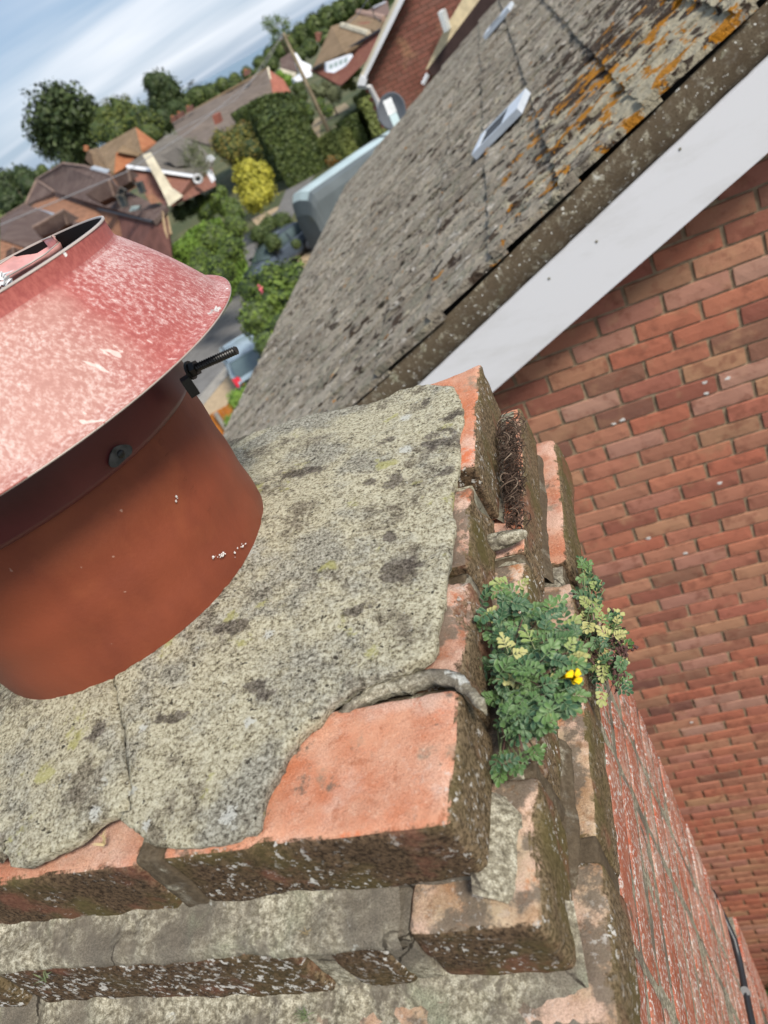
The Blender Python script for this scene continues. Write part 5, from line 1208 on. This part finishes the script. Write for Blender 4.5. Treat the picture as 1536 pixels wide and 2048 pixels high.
def hedge(name, label, tops, mat, n, size, rnd=.35):
    """tops: (photo x, photo y, depth, half width in metres) of a clipped hedge standing on the ground"""
    pts = [(P(x, y, y=d), w) for x, y, d, w in tops]; c0 = pts[len(pts)//2][0]; root = empty(name, label, 'hedge', (c0.x, c0.y, 0)); rr = random.Random(len(label)*7+n)
    V = []; Fs = []; core_ = MB(); hs = []
    for i in range(len(pts)-1):
        (a, wa), (b, wb) = pts[i], pts[i+1]; dv = Vector((b.x-a.x, b.y-a.y, 0)); L = dv.length; dv.normalize(); sd = Vector((dv.y, -dv.x, 0))
        for _ in range(int(n/(len(pts)-1))):
            t = rr.uniform(-.06, 1.06); c = a.lerp(b, t); w = wa+(wb-wa)*t; H = c.z; u = rr.uniform(0, 2*H+2*w)
            if u < H: p = Vector((c.x, c.y, u))+sd*w; q = sd
            elif u < 2*H: p = Vector((c.x, c.y, u-H))-sd*w; q = -sd
            else: e = (u-2*H-w)/w; p = Vector((c.x, c.y, H))+sd*e*w; q = Vector((0, 0, 1))
            e = max(0, (p.z-H*(1-rnd*.4))/(H*rnd*.4+.01)); off = (p-Vector((c.x, c.y, p.z))); p = Vector((c.x, c.y, p.z-e*e*rnd*.25*w*abs(off.length/w)))+off*(1-.22*rnd*e*e)
            p += q*(.16*fbm(p, .9, 3)+rr.uniform(-.08, .05)); s = size*rr.uniform(.6, 1.5); q = (q+Vector((rr.gauss(0, .5), rr.gauss(0, .5), rr.gauss(.2, .5)))).normalized(); g = q.orthogonal().normalized(); f = q.cross(g); k = len(V)
            V += [p-g*s, p+f*s*.8, p+g*s*1.1, p-f*s*.8]; Fs.append((k, k+1, k+2, k+3))
        sa, sb = sd*wa*.88, sd*wb*.88; core_.prism([Vector((a.x, a.y, 0))+sa, Vector((a.x, a.y, 0))-sa, a-sa-Vector((0, 0, .2)), a+sa-Vector((0, 0, .2))], b-a)
    # ends
    for (a, w), s_ in ((pts[0], -1), (pts[-1], 1)):
        o = pts[1][0]-pts[0][0] if s_ < 0 else pts[-1][0]-pts[-2][0]; dv = Vector((o.x, o.y, 0)).normalized()*s_; sd = Vector((dv.y, -dv.x, 0))
        for _ in range(n//7):
            p = Vector((a.x, a.y, rr.uniform(0, a.z)))+sd*rr.uniform(-w, w)+dv*rr.uniform(0, .15); s = size*rr.uniform(.6, 1.5); q = (dv+Vector((rr.gauss(0, .5), rr.gauss(0, .5), rr.gauss(.2, .5)))).normalized(); g = q.orthogonal().normalized(); f = q.cross(g); k = len(V)
            V += [p-g*s, p+f*s*.8, p+g*s*1.1, p-f*s*.8]; Fs.append((k, k+1, k+2, k+3))
    link('leaves', mesh('leaves', V, Fs), mat, root); core_.build('inner_foliage', L_DK, root); return root
foliage('tall_tree', 'large round dark tree with sky gaps standing against the sky at the far left', 'tree', [(105, 225, 90, 48), (148, 230, 90, 52), (80, 262, 90, 34), (125, 275, 90, 46), (160, 280, 90, 42), (95, 300, 90, 26), (120, 195, 90, 34), (180, 215, 90, 24), (135, 315, 88, 26)], L_DK, 11000, .085, fill=.35)
foliage('dark_tree', 'dense dark tree with a flat top standing right of the olive tree', 'tree', [(318, 172, 95, 30), (340, 185, 95, 30), (325, 210, 95, 32), (350, 225, 93, 28), (330, 240, 92, 26), (300, 165, 95, 18)], L_DK, 3600, .08, fill=.7)
foliage('olive_tree', 'broad olive-green tree between the two dark trees', 'tree', [(215, 238, 78, 30), (250, 232, 78, 36), (285, 250, 76, 38), (240, 265, 76, 38), (205, 262, 77, 28), (300, 268, 74, 24)], L_OL, 4200, .07, fill=.75)
foliage('fir_tree', 'pale feathery treetops poking up behind the olive tree', 'tree', [(212, 205, 100, 10), (232, 203, 100, 9), (252, 196, 100, 10)], L_GY, 700, .1, fill=.4)
foliage('dark_bush', 'dark bushy tree at the left edge below the sky', 'tree', [(12, 372, 62, 34), (48, 356, 62, 26), (60, 372, 60, 22), (20, 405, 58, 30), (72, 352, 66, 14)], L_DK, 3200, .08, fill=.7)
foliage('lone_tree', 'small open-crowned tree on the skyline behind the telegraph pole', 'tree', [(535, 45, 130, 14), (555, 38, 130, 12), (572, 48, 130, 13), (548, 60, 130, 14), (565, 66, 130, 12), (552, 85, 130, 14)], L_GR, 1500, .11, fill=.3)
foliage('yellow_shrub', 'bright yellow-leaved shrub in front of the tall hedge', 'shrub', [(492, 345, 46, 26), (520, 350, 46, 26), (500, 372, 45, 30), (528, 385, 45, 24), (508, 400, 44, 26), (500, 330, 46, 14)], L_YE, 3200, .10, trunk=False, fill=.8)
foliage('copper_shrub', 'orange-tinged green shrub above the yellow one', 'shrub', [(450, 288, 52, 28), (480, 275, 52, 28), (470, 300, 51, 32), (440, 275, 52, 16), (500, 300, 50, 24)], L_OR, 3000, .08, trunk=False)
hedge('tall_hedge', 'tall dark clipped conifer hedge beside the lane', [(490, 212, 64, 1.5), (515, 200, 63, 1.6), (538, 202, 62, 1.7), (552, 215, 60, 1.7), (556, 232, 57, 1.6)], L_HG, 16000, .11)
foliage('green_shrub', 'mid green bush growing behind the tall hedge below the grey gable', 'shrub', [(560, 238, 68, 14), (590, 222, 68, 16), (606, 212, 68, 14), (585, 238, 66, 14)], L_GR, 1100, .09, trunk=False)
hedge('dome_hedge', 'rounded light green clipped hedge beside the lane', [(652, 268, 57, .9), (668, 258, 58, 1.0), (684, 256, 59, .9)], L_LT, 6000, .085, .8)
hedge('square_hedge', 'dark green clipped hedge next to the rounded one', [(692, 236, 58, .8), (702, 226, 60, .9), (714, 222, 61, .9)], L_HG, 5000, .09)
hedge('sloping_hedge', 'long mid green hedge running up to the brick gable house', [(716, 196, 62, 1.0), (730, 178, 62, 1.1), (742, 176, 60, 1.2), (752, 190, 57, 1.2)], L_LT, 8000, .09)
foliage('garden_tree', 'small bushy tree beside the lower half of the telegraph pole', 'tree', [(655, 170, 85, 16), (640, 185, 84, 16), (668, 188, 84, 18), (625, 176, 84, 10)], L_GY, 1400, .09)
foliage('garden_shrub', 'dark round shrub just left of the pole', 'shrub', [(597, 178, 84, 14), (605, 192, 82, 12)], L_HG, 800, .09, trunk=False)
foliage('garden_shrub', 'green garden bush right of the lower part of the pole', 'shrub', [(640, 210, 78, 13), (655, 222, 77, 13), (620, 225, 78, 10)], L_GR, 900, .09, trunk=False)
foliage('garden_shrub', 'light bush by the white conservatory wall', 'shrub', [(715, 118, 62, 14), (728, 108, 62, 14), (710, 140, 60, 14), (700, 155, 60, 10)], L_LT, 1000, .09, trunk=False)
foliage('garden_shrub', 'bush with reddish flowers below the conservatory house', 'shrub', [(690, 168, 60, 12), (705, 172, 60, 10)], L_OR, 700, .1, trunk=False)
foliage('garden_shrub', 'bright green bush in the hollow left of the white gabled house', 'shrub', [(575, 160, 95, 12), (560, 150, 95, 10)], L_BR, 700, .1, trunk=False)
foliage('apple_tree', 'straggly green tree spreading over the lawn beyond the lane', 'tree', [(608, 250, 66, 14), (596, 238, 66, 10), (620, 240, 66, 10)], L_GR, 900, .1, fill=.6)
foliage('bare_bush', 'thin grey-green bush in front of the grey-roofed house', 'shrub', [(385, 300, 38, 26), (400, 325, 37, 26), (375, 322, 38, 20), (410, 345, 36, 16)], L_GY, 2600, .05, trunk=False, fill=.1)
foliage('flowering_shrub', 'large leafy garden shrub with one pink flower beside the roof edge', 'shrub', [(505, 580, 23, 32), (545, 565, 23, 40), (590, 560, 23, 40), (560, 610, 22, 50), (520, 640, 21, 44), (570, 660, 20, 40), (600, 600, 22, 36), (535, 690, 19, 30), (550, 700, 19, 26)], L_GR, 6500, .085, trunk=False, fill=.6, flowers=(plain('pink_flower', (.75, .16, .20), .5), [(521, 580, 20.5)]))
foliage('lime_shrub', 'yellow-green shrub behind the orange fence', 'shrub', [(480, 800, 15.4, 24), (500, 785, 15.6, 20), (470, 845, 14.4, 22), (492, 820, 14.6, 22)], L_BR, 2200, .10, trunk=False)
hedge('hedge_row', 'bright green flat-topped hedge behind the red cowl', [(338, 500, 33, .75), (356, 487, 34, .75), (375, 472, 35.5, .8), (395, 457, 37, .8), (412, 447, 38.5, .8)], L_BR, 8000, .07)
foliage('garden_hedge', 'dark green bushes below the bright flat-topped hedge', 'hedge', [(430, 480, 30, 34), (405, 520, 29, 30), (460, 500, 29, 32), (440, 540, 27, 34), (400, 550, 28, 32), (470, 455, 33, 26)], L_GR, 4600, .07, trunk=False)
foliage('round_bush', 'mid green round bush left of the yellow shrub', 'shrub', [(430, 405, 42, 24), (455, 415, 41, 24), (410, 425, 41, 20), (440, 385, 43, 16), (470, 425, 39, 20)], L_GR, 2600, .08, trunk=False)
foliage('low_bush', 'dark low bush in front of the cream chimney', 'shrub', [(380, 415, 41, 18), (360, 425, 40, 18), (400, 400, 42, 14)], L_HG, 1500, .08, trunk=False)
foliage('verge_bush', 'tangled bush at the end of the covered caravan', 'shrub', [(540, 455, 38, 24), (565, 445, 38, 22), (575, 470, 37, 20), (520, 470, 36, 22), (545, 485, 35, 20), (592, 488, 35, 12)], L_HG, 3000, .08, trunk=False)
foliage('ornamental_grass', 'dry brownish bush against the grey side of the caravan', 'shrub', [(645, 420, 35.5, 16), (655, 405, 36, 12), (632, 432, 35, 14)], L_OR, 1500, .06, trunk=False, fill=.1)
foliage('flower_bed', 'bush with orange flowers between the rounded hedge and the caravan', 'shrub', [(662, 322, 50, 10), (675, 318, 50, 8)], L_OR, 600, .12, trunk=False)
foliage('corner_shrub', 'dark green shrub at the foot of the wall in the bottom right corner', 'shrub', [(1535, 2010, 1.95, 26), (1560, 1995, 2.0, 30)], L_HG, 900, .10, trunk=False, base=0)
# far woods
def woods():
    V = []; Fs = []; rr = random.Random(77)
    cl = []
    for (x, y, d, r) in [(375, 205, 150, 16), (395, 192, 150, 18), (420, 185, 150, 16), (445, 170, 155, 16), (470, 160, 160, 15), (495, 148, 165, 15), (520, 128, 170, 16), (540, 112, 175, 16), (560, 100, 175, 18), (585, 85, 175, 22), (605, 68, 175, 22), (630, 52, 175, 24), (655, 36, 175, 24), (680, 24, 175, 24), (705, 8, 175, 24), (730, -8, 175, 28), (760, -20, 175, 30), (790, -40, 175, 30), (470, 176, 130, 12), (515, 150, 130, 14), (620, 95, 130, 18), (650, 75, 130, 18), (600, 110, 120, 14), (545, 128, 140, 14), (340, 222, 120, 12), (85, 340, 120, 12), (10, 440, 70, 22)]:
        cl.append((P(x, y, y=d), r*d/ray(x, y)[1]))
    for k in range(90): 
        a = rr.uniform(-1.5, 1.5); D_ = rr.uniform(260, 700); cl.append((Vector((D_*math.sin(a), D_*math.cos(a), rr.uniform(-3, 3)-(D_ > 450)*4)), rr.uniform(8, 13)))
    for c, r in cl:
        for _ in range(420):
            v = Vector((rr.gauss(0, 1), rr.gauss(0, 1), rr.gauss(0, 1))).normalized(); p = c+v*r*(1+.25*fbm(v*1.5+c*.1, 1.3, 2))*rr.uniform(.8, 1); s = r*.13*rr.uniform(.6, 1.5)
            q = (v+Vector((0, 0, .4))).normalized(); a = q.orthogonal().normalized(); b = q.cross(a); k = len(V); V += [p-a*s, p+b*s*.8, p+a*s, p-b*s*.8]; Fs.append((k, k+1, k+2, k+3))
        bm = bmesh.new(); bmesh.ops.create_icosphere(bm, subdivisions=2, radius=1); k = len(V); V += [c+v.co*r*.85 for v in bm.verts]; Fs += [tuple(x.index+k for x in f.verts) for f in bm.faces]; bm.free()
    tag(link('distant_woodland', mesh('distant_woodland', V, Fs), L_HG), 'belt of woodland rising to the skyline behind the houses', 'woodland', kind='stuff')
woods()
